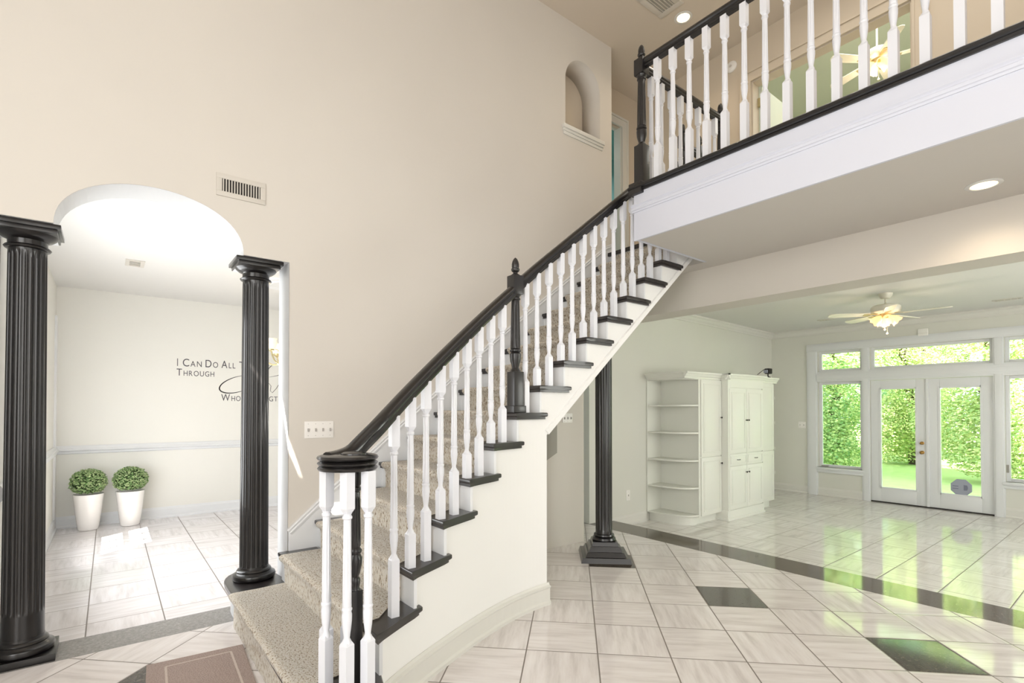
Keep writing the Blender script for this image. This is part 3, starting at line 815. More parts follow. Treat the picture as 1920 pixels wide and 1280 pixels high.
# balcony balustrade
bb = thing('balcony_balustrade', 'black top rail on a row of white turned balusters across the balcony front', 'balustrade', (-2.92, 3.80, 3.577))
ZN = 3.577
newel(bb, -2.92, 3.80, ZN-.05, .44, w=.098, total=1.36, plinth=True)
boxo('newel_plinth', (-.085, .055, -.085, .05, -.075, .03), 'black_satin', bb, .006)
bm = bmesh.new(); sweep(bm, [(-2.87, 3.80, 4.70), (3.4, 3.80, 4.70)], [(a*1.0, b*1.05) for a, b in RAIL]); addp('handrail', bm, 'black_satin', bb)
bm = bmesh.new(); box(bm, -2.87, 3.4, 3.785, 3.815, 4.655, 4.668); addp('rail_fillet', bm, 'black_satin', bb, False)
x = -2.747; i = 0
while x < .45:
    baluster(bb, x, 3.80, ZN, 4.664, w=.050); x += .1578
    i += 1
# return along the stairwell
rb = thing('stairwell_balustrade', 'upstairs balustrade running back from the balcony along the stairwell', 'balustrade', (-2.95, 5.2, ZN))
bm = bmesh.new(); sweep(bm, [(-2.945, 3.86, 4.70), (-2.945, 5.16, 4.70)], RAIL); addp('handrail', bm, 'black_satin', rb)
for k in range(8): baluster(rb, -2.945, 3.975+.157*k, ZN, 4.664, w=.048)
newel(rb, -2.955, 5.21, ZU, .42, w=.09, total=1.40)
newel(rb, -3.42, 5.21, ZU, .42, w=.085, total=1.38)
newel(rb, -3.38, 5.50, ZU, .42, w=.07, total=1.32)
bm = bmesh.new(); sweep(bm, [(-3.42, 5.25, 4.62), (-3.39, 5.47, 4.58)], RAIL); addp('handrail', bm, 'black_satin', rb)
bm = bmesh.new(); sweep(bm, [(-3.62, 5.21, 4.25), (-3.45, 5.21, 4.42)], RAIL); addp('handrail', bm, 'black_satin', rb)

# ------------------------------------------------------------------ columns
def arch_column(x, y, z0, label, square, f0):
    t = thing('fluted_column', label, 'column', (x, y, z0), 0, 'black columns under the dining room arch')
    bm = bmesh.new(); R = .103
    zz = [z0+.07, z0+.09, f0-.02, f0-.005]
    zz += [f0+.0, f0+.012, f0+.03]+[f0+.03+(2.50-f0-.03)*i/14 for i in range(1, 15)]+[2.52, 2.535, 2.547, 2.56, 2.60]
    seg = 22*10; rings = []
    for z in zz:
        ring = []
        tp = 1-.10*max(0, (z-z0)/(2.6-z0))
        for i in range(seg):
            a = 2*pi*i/seg; u = (i % 10)/10
            s = 0
            if .2 < u < .95: s = sqrt(max(0, 1-((u-.575)/.36)**2))
            e = 0
            if z > f0: e = min(1, (z-f0)/.02)
            if z > 2.52: e *= max(0, (2.547-z)/.027)
            rr = R*tp-.0055*s*e
            ring.append(bm.verts.new((rr*cos(a), rr*sin(a), z-z0)))
        rings.append(ring)
    for a, b in zip(rings, rings[1:]):
        for i in range(seg): bm.faces.new((a[i], a[(i+1) % seg], b[(i+1) % seg], b[i]))
    mk('shaft', bm, 'black', t, True)
    bm = bmesh.new(); b0 = .045 if square else 0
    if square: box(bm, -.163, .163, -.163, .163, 0, .045, .004)
    lathe(bm, [(.135, b0), (.150, b0+.008), (.156, b0+.025), (.150, b0+.042), (.132, b0+.050), (.128, b0+.056), (.122, b0+.060), (.124, b0+.068), (.118, b0+.078), (.106, b0+.084), (.104, b0+.10)], 40)
    mk('base', bm, 'black', t, True)
    bm = bmesh.new(); q = 2.56-z0; R2 = .094
    lathe(bm, [(R2, q), (R2+.014, q+.004), (R2+.020, q+.013), (R2+.014, q+.022), (R2+.002, q+.026), (R2+.002, q+.055), (R2+.010, q+.062), (R2+.028, q+.070), (R2+.046, q+.085), (R2+.056, q+.098), (.10, q+.1)], 40)
    box(bm, -.148, .148, -.148, .148, q+.097, q+.125, .003); box(bm, -.166, .166, -.166, .166, q+.122, q+.152, .004)
    mk('capital', bm, 'black', t, True)
    return t
arch_column(-4.43, -.412, 0, 'black fluted column on a square floor plinth at the left edge', True, .29)
arch_column(-4.43, .905, zt(1), 'shorter black fluted column standing on the lowest black stair tread', False, zt(1)+.085)
t = thing('stair_column', 'black fluted column on a stepped square base holding up the stairs', 'column', (-3.668, 4.116, 0), radians(47.7))
bm = bmesh.new()
for a, b, z0, z1 in ((.252, .238, 0, .05), (.205, .185, .05, .095), (.170, .150, .095, .145), (.135, .125, .145, .185)):
    va = [bm.verts.new((sx*a, sy*a, z0)) for sx, sy in ((-1, -1), (1, -1), (1, 1), (-1, 1))]
    vb = [bm.verts.new((sx*b, sy*b, z1)) for sx, sy in ((-1, -1), (1, -1), (1, 1), (-1, 1))]
    bm.faces.new(va[::-1]); bm.faces.new(vb)
    for i in range(4): bm.faces.new((va[i], va[(i+1) % 4], vb[(i+1) % 4], vb[i]))
lathe(bm, [(.118, .18), (.125, .195), (.118, .215), (.100, .22), (.108, .235), (.104, .25), (.09, .255)], 32)
mk('base', bm, 'black', t, True)
bm = bmesh.new()
lathe(bm, [(.087, .25), (.087, .29)]+[(.087, .30+2.10*i/10) for i in range(11)], 160, flutes=20, depth=.005, frange=(.295, 3)); mk('shaft', bm, 'black', t, True)

# ------------------------------------------------------------------ topiary pots
def topiary(x, y, label, sq=1.0):
    t = thing('potted_topiary', label, 'plant', (x, y, 0), 0, 'topiary balls by the dining wall')
    bm = bmesh.new()
    lathe(bm, [(.085, 0), (.100, .004), (.108, .02), (.122, .12), (.138, .25), (.150, .38), (.158, .455), (.160, .462), (.152, .462), (.146, .44), (.02, .43)], 40); mk('pot', bm, 'pot', t, True)
    bm = bmesh.new(); bmesh.ops.create_icosphere(bm, subdivisions=3, radius=1)
    for v in bm.verts:
        v.co = Vector((v.co.x*.165, v.co.y*.165, .615+v.co.z*.145))
    mk('moss_ball', bm, 'soil', t, True)
    bm = bmesh.new(); rnd = random.Random(int(y*100)+5)
    for i in range(2600):
        d = Vector((rnd.gauss(0, 1), rnd.gauss(0, 1), rnd.gauss(0, 1))).normalized()
        if d.z < -.8: continue
        k = rnd.uniform(.97, 1.12)+.06*noise.noise(d*4)
        c = Vector((d.x*.178*k, d.y*.178*k, .615+d.z*.155*k))
        n = (d+Vector((rnd.uniform(-.9, .9), rnd.uniform(-.9, .9), rnd.uniform(-.9, .9)))).normalized()
        u = n.cross(Vector((.3, .2, 1))).normalized(); w = n.cross(u)
        s = rnd.uniform(.007, .013)
        vs = [bm.verts.new(c+u*s*1.2), bm.verts.new(c+w*s*.7), bm.verts.new(c-u*s*1.2), bm.verts.new(c-w*s*.7)]
        bm.faces.new(vs)
    mk('foliage', bm, 'topiary', t, recalc=False)
topiary(-8.62, -.20, 'round green topiary in a white pot, the one nearer the dining room corner')
topiary(-8.62, .235, 'round green topiary in a white pot, the right one, by the sunlit floor')

# ------------------------------------------------------------------ wall fittings
def register(name, label, cat, M4, w, h, slats, parts=True, dark='dark'):
    t = thing(name, label, cat); t.matrix_world = M4
    bm = bmesh.new(); f = min(w, h)*.22
    for b in ((-w/2, w/2, -h/2, -h/2+f), (-w/2, w/2, h/2-f, h/2), (-w/2, -w/2+f*1.0, -h/2+f, h/2-f), (w/2-f*1.0, w/2, -h/2+f, h/2-f)):
        box(bm, b[0], b[1], b[2], b[3], 0, .010, .002)
    mk('frame', bm, 'grey_metal', t, True)
    boxo('duct_shade', (-w/2+f*.9, w/2-f*.9, -h/2+f*.9, h/2-f*.9, .0005, .002), dark, t)  # flat dark sheet stands in for the shade behind the slats
    for i in range(slats):
        x = -w/2+f+(w-2*f)*(i+.5)/slats
        boxo('slat', (x-.0035, x+.0035, -h/2+f, h/2-f, .002, .009), 'grey_metal', t)
    return t
def onX(x, y, z): # local x -> +Y, local y -> +Z, normal +X
    return Matrix(((0, 0, 1, x), (1, 0, 0, y), (0, 1, 0, z), (0, 0, 0, 1)))
def onY(x, y, z): # normal -Y, local x -> +X
    return Matrix(((1, 0, 0, x), (0, 0, -1, y), (0, 1, 0, z), (0, 0, 0, 1)))
def onC(x, y, z, a=0): # under a ceiling, normal down
    return Matrix.Translation((x, y, z)) @ Matrix.Rotation(a, 4, 'Z') @ Matrix.Rotation(pi, 4, 'X')
register('wall_register', 'beige metal air register high on the wall above the arch', 'vent', onX(XM, .765, 3.202), .33, .165, 14)
register('ceiling_register', 'square metal air grille in the upper ceiling beside the recessed light', 'vent', onC(-3.42, 4.78, 6.1, 0), .30, .46, 5, dark='mid_grey')
register('ceiling_register', 'small white air grille in the dining room ceiling', 'vent', onC(-6.96, .21, 3.16, 0), .30, .17, 4, dark='mid_grey')
register('ceiling_register', 'thin air grille in the living room ceiling near the right edge', 'vent', onC(-1.37, 10.1, 3.13, 0), .32, .12, 4, dark='mid_grey')
register('ceiling_register', 'thin air grille in the living room ceiling left of the fan', 'vent', onC(-3.66, 9.9, 3.13, 0), .25, .12, 4, dark='mid_grey')
def plate_sw(label, M4, w, h, gangs, name='light_switch', cat='light switch', pm='plastic'):
    t = thing(name, label, cat); t.matrix_world = M4
    boxo('cover_plate', (-w/2, w/2, -h/2, h/2, 0, .007), pm, t, .002)
    for i in range(gangs):
        x = -w/2+w*(i+.5)/gangs
        boxo('toggle', (x-.006, x+.006, -.014, .012, .007, .018), 'toggle_slot', t, .002)
        boxo('screw', (x-.0025, x+.0025, h*.33, h*.33+.005, .007, .0085), 'toggle_slot', t)
        boxo('screw', (x-.0025, x+.0025, -h*.33-.005, -h*.33, .007, .0085), 'toggle_slot', t)
    return t
plate_sw('white four-gang switch plate on the big wall left of the stairs', onX(XM, 1.344, 1.392), .232, .135, 4)
plate_sw('three-gang switch plate on the wall under the stairs', onX(XM, 4.15, 1.455), .155, .105, 3)
plate_sw('two-gang switch plate beside the patio side window', onY(-4.49, YP, 1.24), .14, .125, 2)
t = plate_sw('white power outlet low on the wall between column and shelves', onX(wx(5.91)+.0005, 5.915, .312), .085, .15, 1, 'power_outlet', 'outlet')
# flat slanted grey plate under the stairs
o = plate('grey_plate', [(3.70, .93), (3.978, 1.065), (3.978, 1.60), (3.70, 1.50)], [], 'X', XM, .012, 'mid_grey')
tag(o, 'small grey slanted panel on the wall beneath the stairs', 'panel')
# alarm box over patio window, smoke detector
t = thing('alarm_sensor', 'small white sensor box on the wall above the patio transom', 'sensor', (-2.53, YP, 2.868))
boxo('casing', (-.068, .068, -.035, 0, -.062, .062), 'plastic', t, .008)
boxo('seam', (-.066, .066, -.0365, -.034, -.02, -.016), 'grey_metal', t)
t = thing('smoke_detector', 'round white smoke detector on the upstairs hall wall', 'smoke detector'); t.matrix_world = onY(-3.315, 6.12, 5.855)
bm = bmesh.new(); lathe(bm, [(.068, 0), (.070, .012), (.060, .028), (.045, .034), (.01, .036)], 28); mk('casing', bm, 'plastic', t, True)
bm = bmesh.new(); lathe(bm, [(.018, .034), (.016, .040), (.004, .041)], 16); mk('button', bm, 'grey_metal', t, True)
# octagonal sticker on the right door pane
t = thing('octagonal_sticker', 'grey octagonal security sign low on the right patio door glass', 'sign', (-2.065, YP+.035, .275))
bm = bmesh.new(); prism(bm, [(.145*cos(pi/8+i*pi/4), .145*sin(pi/8+i*pi/4)) for i in range(8)], 0, .004)
bmesh.ops.rotate(bm, cent=(0, 0, 0), matrix=Matrix.Rotation(pi/2, 3, 'X'), verts=bm.verts); mk('backing', bm, 'screen', t)
bm = bmesh.new()
box(bm, -.11, -.035, -.006, -.004, .012, .026); box(bm, -.11, -.035, -.006, -.004, -.028, -.014)
vs = [(.03, -.045), (.075, -.04), (.085, 0), (.075, .042), (.03, .045)]
prism_bm = [bm.verts.new((a, -.0055, b)) for a, b in vs]; bm.faces.new(prism_bm)
mk('marks', bm, 'screen_dark', t)

# recessed lights
def downlight(x, y, z, label, e):
    t = thing('recessed_light', label, 'ceiling light'); t.matrix_world = onC(x, y, z)
    bm = bmesh.new(); lathe(bm, [(.070, .0), (.100, .0), (.101, .004), (.094, .007), (.074, .008), (.070, .004)], 32, cap=False); mk('trim_ring', bm, 'ceiling', t, True)
    bm = bmesh.new(); lathe(bm, [(.070, .002), (.068, .006), (.02, .009), (.002, .010)], 24); mk('bulb', bm, 'bulb', t, True)
    light('recessed_lamp', 'SPOT', (x, y, z-.03), e, (1, .80, .58), .06, direction=(0, 0, -1), spot=radians(150))
downlight(-3.40, 5.20, 6.1, 'glowing recessed ceiling light beside the upstairs grille', 16)
downlight(-.745, 4.68, 3.09, 'glowing recessed light in the soffit under the balcony', 15)

# ------------------------------------------------------------------ ceiling fans
def ceiling_fan(label, loc, rod, ang, R=.68, flip=1, shade='shade', lamp=30):
    t = thing('ceiling_fan', label, 'ceiling fan', loc)
    bm = bmesh.new(); lathe(bm, [(.03, -.075), (.05, -.07), (.078, -.03), (.082, 0)], 28); mk('canopy', bm, 'fan_white', t, True)
    bm = bmesh.new(); lathe(bm, [(.012, -.07-rod), (.012, -.06)], 12); lathe(bm, [(.03, -.09-rod), (.018, -.06-rod)], 16); mk('downrod', bm, 'fan_white', t, True)
    z = -.08-rod
    bm = bmesh.new(); lathe(bm, [(.07, z-.12), (.13, z-.115), (.165, z-.095), (.175, z-.06), (.168, z-.025), (.14, z-.006), (.06, z)], 40); mk('motor_housing', bm, 'fan_white', t, True)
    for i in range(5):
        a = ang+i*2*pi/5
        bm = bmesh.new()
        w0, w1 = .052, .068; n = 10; top = []; bot = []
        pts = [(.20, -w0), (.24, -w0-.004), (R-.06, -w1), (R-.02, -w1*.8), (R, -w1*.3), (R, w1*.3), (R-.02, w1*.8), (R-.06, w1), (.24, w0+.004), (.20, w0)]
        prism(bm, pts, -.005, .005)
        bmesh.ops.rotate(bm, cent=(0, 0, 0), matrix=Matrix.Rotation(radians(12), 3, 'X'), verts=bm.verts)
        bmesh.ops.transform(bm, matrix=Matrix.Translation((0, 0, z-.125)) @ Matrix.Rotation(a, 4, 'Z'), verts=bm.verts)
        o = mk('blade', bm, 'fan_white', t)
        bm = bmesh.new(); box(bm, .10, .26, -.014, .014, -.004, .002); box(bm, .20, .27, -.035, .035, -.012, -.006)
        bmesh.ops.transform(bm, matrix=Matrix.Translation((0, 0, z-.122)) @ Matrix.Rotation(a, 4, 'Z') @ Matrix.Rotation(radians(12), 4, 'X'), verts=bm.verts)
        mk('blade_iron', bm, 'brass_light', o)
    bm = bmesh.new(); lathe(bm, [(.02, z-.19), (.05, z-.18), (.055, z-.14), (.07, z-.118)], 24); mk('light_kit', bm, 'brass_light', t, True)
    for i in range(4):
        a = ang+.4+i*pi/2
        bm = bmesh.new(); seg = 24; rings = []
        for r, h in ((.018, 0), (.026, .012), (.045, .04), (.056, .07), (.060, .095), (.070, .125)):
            ring = []
            for k in range(seg):
                b = 2*pi*k/seg; rr = r*(1+.10*(h/.125)**2*cos(6*b)); ring.append(bm.verts.new((rr*cos(b), rr*sin(b), -h-.006*(h/.125)**2*cos(6*b))))
            rings.append(ring)
        for p, q in zip(rings, rings[1:]):
            for k in range(seg): bm.faces.new((p[k], p[(k+1) % seg], q[(k+1) % seg], q[k]))
        bm.faces.new(rings[0])
        bmesh.ops.solidify(bm, geom=bm.faces[:], thickness=.002)
        bmesh.ops.transform(bm, matrix=Matrix.Translation((.045*cos(a), .045*sin(a), z-.155)) @ Matrix.Rotation(a, 4, 'Z') @ Matrix.Rotation(radians(-48), 4, 'Y'), verts=bm.verts)
        mk('lamp_shade', bm, shade, t, True)
    for k, (dx, L) in enumerate(((-.012, .13), (.014, .19))):
        bm = bmesh.new(); lathe(bm, [(.0012, z-.19-L), (.0012, z-.18)], 6, dx, .01*k); o = mk('pull_chain', bm, 'brass_light', t)
        bm = bmesh.new(); lathe(bm, [(.003, z-.215-L), (.012, z-.21-L), (.013, z-.20-L), (.004, z-.185-L)], 12, dx, .01*k); mk('chain_pull', bm, 'shade', o, True)
    light('fan_lamp', 'POINT', (loc[0], loc[1], loc[2]+z-.36), lamp, (1, .82, .60), .10)
    return t
ceiling_fan('white ceiling fan with lit tulip shades in the living room', (-2.33, 8.30, 3.13), .075, radians(3), R=.70, lamp=5)
ceiling_fan('cream ceiling fan with lit shades seen in the green upstairs room', (-2.40, 8.30, 7.2), .62, radians(20), R=.66, lamp=9)

# chandelier
t = thing('chandelier', 'pale brass chandelier with cream glass shades in the dining room', 'chandelier', (-6.95, 1.80, 3.16))
bm = bmesh.new(); lathe(bm, [(.02, -.05), (.055, -.035), (.065, 0)], 24); mk('canopy', bm, 'brass_light', t, True)
bm = bmesh.new(); tube(bm, [(0, 0, -.05), (0, 0, -.55)], .008); lathe(bm, [(.004, -1.12), (.02, -1.10), (.035, -1.06), (.02, -1.02), (.03, -.98), (.06, -.93), (.045, -.87), (.02, -.82), (.028, -.76), (.05, -.70), (.03, -.63), (.012, -.58), (.008, -.54)], 24); mk('stem', bm, 'brass_light', t, True)
for i in range(6):
    a = radians(10)+i*pi/3
    bm = bmesh.new(); pts = [(.03, -.98), (.10, -1.03), (.18, -1.04), (.26, -1.0), (.31, -.93), (.325, -.87)]
    tube(bm, [(r*cos(a), r*sin(a), z) for r, z in pts], .009)
    lathe(bm, [(.01, -.90), (.035, -.885), (.04, -.87), (.02, -.865)], 16, .325*cos(a), .325*sin(a))
    tube(bm, [(.12*cos(a+.3), .12*sin(a+.3), -.96), (.19*cos(a+.3), .19*sin(a+.3), -.90), (.17*cos(a+.3), .17*sin(a+.3), -.84), (.12*cos(a+.3), .12*sin(a+.3), -.85)], .006)
    o = mk('arm', bm, 'brass_light', t, True)
    bm = bmesh.new(); lathe(bm, [(.02, -.87), (.045, -.865), (.062, -.83), (.068, -.80), (.060, -.765), (.068, -.74), (.064, -.74), (.055, -.765), (.02, -.86)], 24, .325*cos(a), .325*sin(a), cap=False); mk('lamp_shade', bm, 'chand_shade', o, True)
bm = bmesh.new(); lathe(bm, [(.36, 3.16), (.36, 3.152), (.33, 3.140), (.31, 3.150), (.22, 3.150), (.20, 3.138), (.16, 3.148), (.06, 3.148)], 48, -6.95, 1.80, flutes=16, depth=.03, frange=(3.151, 3.161))
struct(mk('trim_18', bm, 'trim', smooth=True), 'plaster ceiling medallion round the chandelier')

# ------------------------------------------------------------------ wall lettering
wl = thing('wall_lettering', 'charcoal vinyl scripture quote on the far dining room wall', 'wall decal'); wl.matrix_world = onX(-8.9, 0, 0)
def stroke_mesh(name, pts, w, par):
    bm = bmesh.new(); n = len(pts); L, R_ = [], []
    for i, p in enumerate(pts):
        a = Vector(pts[max(i-1, 0)]); b = Vector(pts[min(i+1, n-1)]); t_ = (b-a).normalized(); nn = Vector((-t_.y, t_.x))
        ww = w[i] if isinstance(w, (list, tuple)) else w
        L.append(bm.verts.new((p[0]+nn.x*ww, p[1]+nn.y*ww, .002))); R_.append(bm.verts.new((p[0]-nn.x*ww, p[1]-nn.y*ww, .002)))
    for i in range(n-1): bm.faces.new((L[i], R_[i], R_[i+1], L[i+1]))
    bmesh.ops.solidify(bm, geom=bm.faces[:], thickness=.001)
    return mk(name, bm, 'lettering', par)
def word(txt, x, x1, z, h):
    """small capitals: first letter large, serif ticks added by thin feet"""
    cx_ = 0; xs = 1; space = 1.1
    bmw = bmesh.new()
    for i, ch in enumerate(txt):
        cu = bpy.data.curves.new('c', 'FONT'); cu.body = ch.upper(); s = h*1.37 if i == 0 else h*1.02
        cu.size = s; cu.extrude = .0008; cu.offset = 0
        to = bpy.data.objects.new('tmp', cu); C.objects.link(to)
        bpy.context.view_layer.update()
        dg = bpy.context.evaluated_depsgraph_get(); me = bpy.data.meshes.new_from_object(to.evaluated_get(dg))
        wd = max([v.co.x for v in me.vertices]+[0])
        for v in me.vertices: v.co = (cx_+v.co.x*xs, z+v.co.y, .0015+v.co.z)
        bmw.from_mesh(me); cx_ += (wd*xs)+s*.11*space
        bpy.data.objects.remove(to); bpy.data.meshes.remove(me); bpy.data.curves.remove(cu)
    k = (x1-x)/max(v.co.x for v in bmw.verts)
    for v in bmw.verts: v.co.x = x+v.co.x*k
    return mk('lettering_word', bmw, 'lettering', wl, recalc=False)
for w_ in (('I', .768, .785, 2.187, .118), ('CAN', .84, 1.085, 2.187, .118), ('DO', 1.125, 1.30, 2.187, .118), ('ALL', 1.345, 1.535, 2.187, .118), ('THINGS', 1.585, 2.02, 2.187, .118),
           ('THROUGH', .768, 1.25, 2.048, .108), ('WHO', 1.345, 1.61, 1.683, .11), ('STRENGTHENS', 1.665, 2.42, 1.683, .11), ('ME', 2.50, 2.70, 1.683, .11)): word(*w_)
el = [(1.58+.24*cos(a)*1.0+.10*sin(a), 1.945+.14*sin(a)+.02*cos(a)) for a in [radians(60+300*i/40) for i in range(41)]]
stroke_mesh('script_letter', el, [.002+.006*abs(sin(pi*i/40))**2 for i in range(41)], wl)
stroke_mesh('script_letter', [(1.78, 1.80), (1.85, 1.95), (1.95, 2.14), (2.06, 2.26), (2.17, 2.31), (2.28, 2.325), (2.34, 2.30)], [.003, .005, .006, .005, .004, .004, .003], wl)
stroke_mesh('script_letter', [(1.88, 1.80), (1.95, 1.92), (2.02, 1.97), (2.05, 1.93), (2.04, 1.85), (2.07, 1.82), (2.13, 1.89), (2.17, 1.96), (2.20, 1.97)], .004, wl)
stroke_mesh('script_letter', [(2.26, 2.01), (2.22, 1.93), (2.18, 1.84), (2.20, 1.80), (2.25, 1.82), (2.31, 1.89)], .006, wl)
stroke_mesh('script_letter', [(2.275, 2.075), (2.29, 2.10), (2.30, 2.115)], .010, wl)
stroke_mesh('script_letter', [(2.33, 1.80), (2.36, 1.84), (2.41, 1.97), (2.39, 1.88), (2.42, 1.82), (2.38, 1.79)], .005, wl)
stroke_mesh('script_letter', [(2.58, 2.28), (2.53, 2.12), (2.48, 1.95), (2.46, 1.83), (2.50, 1.80), (2.56, 1.85)], .006, wl)
stroke_mesh('script_letter', [(2.02, 2.07), (2.14, 2.10), (2.28, 2.15), (2.45, 2.20), (2.68, 2.24)], [.002, .004, .005, .004, .002], wl)

# ------------------------------------------------------------------ cabinets
def panel_door(parent, name, x, y0, y1, z0, z1, knob=None, pull=None, fr=.055):
    """raised-panel door facing +X"""
    bm = bmesh.new()
    box(bm, x, x+.018, y0, y1, z0, z1, .003)
    i = fr if z1-z0 > .2 else .026
    a, b, c, d = y0+i, y1-i, z0+i, z1-i
    for q, (p0, p1, p2, p3) in enumerate(((a, b, c, c+.010), (a, b, d-.010, d), (a, a+.010, c, d), (b-.010, b, c, d))): box(bm, x+.017, x+.023, p0, p1, p2, p3, .002)
    if z1-z0 > .2: box(bm, x+.017, x+.021, a+.028, b-.028, c+.028, d-.028, .003)
    o = mk(name, bm, 'cabinet', parent, True)
    if knob:
        bm = bmesh.new(); lathe(bm, [(.005, 0), (.005, .012), (.013, .018), (.014, .026), (.003, .030)], 14)
        bmesh.ops.transform(bm, matrix=Matrix.Translation((x+.018, knob[0], knob[1])) @ Matrix.Rotation(pi/2, 4, 'Y'), verts=bm.verts); mk('knob', bm, 'pewter', o, True)
    if pull:
        bm = bmesh.new(); y, z = pull
        tube(bm, [(x+.018, y-.042, z), (x+.034, y-.034, z-.002), (x+.038, y, z-.004), (x+.034, y+.034, z-.002), (x+.018, y+.042, z)], .0045); mk('pull_handle', bm, 'pewter', o, True)
    return o
CC = [(0, 0), (.012, 0), (.016, .02), (.030, .035), (.042, .058), (.055, .068), (.060, .074), (.060, .092), (0, .092)]
XA, XCn = -4.165, -4.06
def loc0(o, v): return o
def crown(parent, segs, z=1.998):
    bm = bmesh.new()
    for p0, p1, n in segs: extr(bm, (p0[0], p0[1], z), (p1[0], p1[1], z), CC, n)
    mk('crown', bm, 'cabinet', parent)
XW = -4.835
# open end unit
u = thing('end_shelf_unit', 'white open corner shelf unit with rounded shelves, left end of the wall cabinets', 'shelving unit')
boxo('wall_panel', (XW, XW+.016, 6.38, 6.74, .02, 2.0), 'cabinet', u)
boxo('side_panel', (XW, XA, 6.72, 6.74, .02, 2.0), 'cabinet', u)
boxo('front_stile', (XA-.02, XA+.004, 6.70, 6.742, .0, 2.0), 'cabinet', u)
def qr(z0, z1, inset=0, top=False):
    pts = [(XW, 6.725)]
    n = 14
    for i in range(n+1):
        a = pi/2*i/n
        pts.append((XW+(XA-XW-inset)*sin(a)**(.75), 6.725-(6.725-6.395-inset)*(cos(a))**(.75)))
    bm = bmesh.new(); prism(bm, pts, z0, z1, .003 if not inset else 0); return bm
for z in (.008, .405, .80, 1.20, 1.598):
    mk('shelf', qr(z-.0, z+.022), 'cabinet', u, True)
mk('top_board', qr(1.985, 2.0), 'cabinet', u)
mk('toe_kick', qr(ZL, .008, .055), 'cabinet', u)
crown(u, [((XW, 6.395), (XW+.25, 6.395), (0, -1, 0)), ((XW+.25, 6.395), (XA, 6.395), (0, -1, 0)), ((XA, 6.335), (XA, 6.74), (1, 0, 0))])
boxo('crown_cap', (XW, XA, 6.395, 6.74, 2.0, 2.088), 'cabinet', u)
# towers and centre
def tower(name, label, y0, y1, knob_right, grp):
    u = thing(name, label, 'cabinet', group=grp)
    boxo('carcass', (wx(y0)+.01, XA, y0, y1, .0, 2.0), 'cabinet', u)
    boxo('toe_kick', (wx(y0)+.01, XA-.075, y0, y1, ZL, 0), 'cabinet', u)
    ky = y1-.03 if knob_right else y0+.03
    panel_door(u, 'door', XA, y0+.008, y1-.004, .008, .848, (ky, .745))
    panel_door(u, 'door', XA, y0+.008, y1-.004, .862, 1.985, (ky, 1.43))
    crown(u, [((XA, y0), (XA, y1+(.0 if knob_right else .12)), (1, 0, 0))])
    boxo('crown_cap', (wx(y0)+.01, XA, y0, y1, 2.0, 2.088), 'cabinet', u)
    return u
tower('tall_cabinet', 'narrow white two-door cabinet right beside the open shelves', 6.742, 7.298, True, 'narrow towers of the wall cabinets')
u2 = tower('tall_cabinet', 'narrow white two-door cabinet at the far end nearest the patio wall', 8.402, 8.985, False, 'narrow towers of the wall cabinets')
bm = bmesh.new()
for z in (.86, 1.30, 1.72, .45): box(bm, XA+.02, XA+.03, 8.985, 8.992, z, z+.05)
mk('hinges', bm, 'cabinet', u2)
u = thing('media_cabinet', 'white centre cabinet with four doors and two small drawers standing proud of its neighbours', 'cabinet')
boxo('carcass', (wx(7.3)+.01, XCn, 7.30, 8.40, .03, 2.0), 'cabinet', u)
bm = bmesh.new(); box(bm, wx(7.3)+.01, XCn+.014, 7.288, 8.412, ZL, .03, .003); box(bm, wx(7.3)+.01, XCn+.028, 7.276, 8.424, ZL, ZL+.035, .004); mk('plinth', bm, 'cabinet', u, True)
boxo('header', (XCn, XCn+.014, 7.302, 8.398, 1.885, 2.0), 'cabinet', u)
boxo('stile', (XCn, XCn+.014, 7.302, 7.335, .03, 1.885), 'cabinet', u); boxo('stile', (XCn, XCn+.014, 8.37, 8.398, .03, 1.885), 'cabinet', u)
ym = 7.853
panel_door(u, 'door', XCn, 7.338, ym-.003, .885, 1.868, (ym-.035, 1.385)); panel_door(u, 'door', XCn, ym+.003, 8.368, .885, 1.868, (ym+.035, 1.385))
panel_door(u, 'drawer', XCn, 7.338, ym-.003, .70, .872, None, (7.59, .785)); panel_door(u, 'drawer', XCn, ym+.003, 8.368, .70, .872, None, (8.13, .785))
panel_door(u, 'door', XCn, 7.338, ym-.003, .045, .688, (ym-.035, .58)); panel_door(u, 'door', XCn, ym+.003, 8.368, .045, .688, (ym+.035, .58))
crown(u, [((XCn, 7.24), (XCn, 8.46), (1, 0, 0)), ((XA, 7.30), (XCn+.06, 7.30), (0, -1, 0))])
boxo('crown_cap', (wx(7.3)+.01, XCn, 7.30, 8.40, 2.0, 2.089), 'cabinet', u)
# gadget on top
t = thing('camera_gadget', 'small black clip-on gadget with a thin rod on top of the wall cabinets', 'gadget', (-4.25, 9.0, 2.10))
t.scale = (1.25, 1.25, 1.35)
bm = bmesh.new(); lathe(bm, [(.035, 0), (.03, .012), (.008, .018), (.008, .05)], 16); box(bm, -.03, .04, -.045, .045, .05, .12, .01); mk('body', bm, 'dark', t, True)
bm = bmesh.new(); box(bm, -.035, .02, -.06, -.03, .06, .10, .006); mk('lens', bm, 'screen', t, True)
bm = bmesh.new(); tube(bm, [(0, -.04, .11), (0, -.12, .10), (0, -.30, .03)], .004); mk('rod', bm, 'dark', t, True)

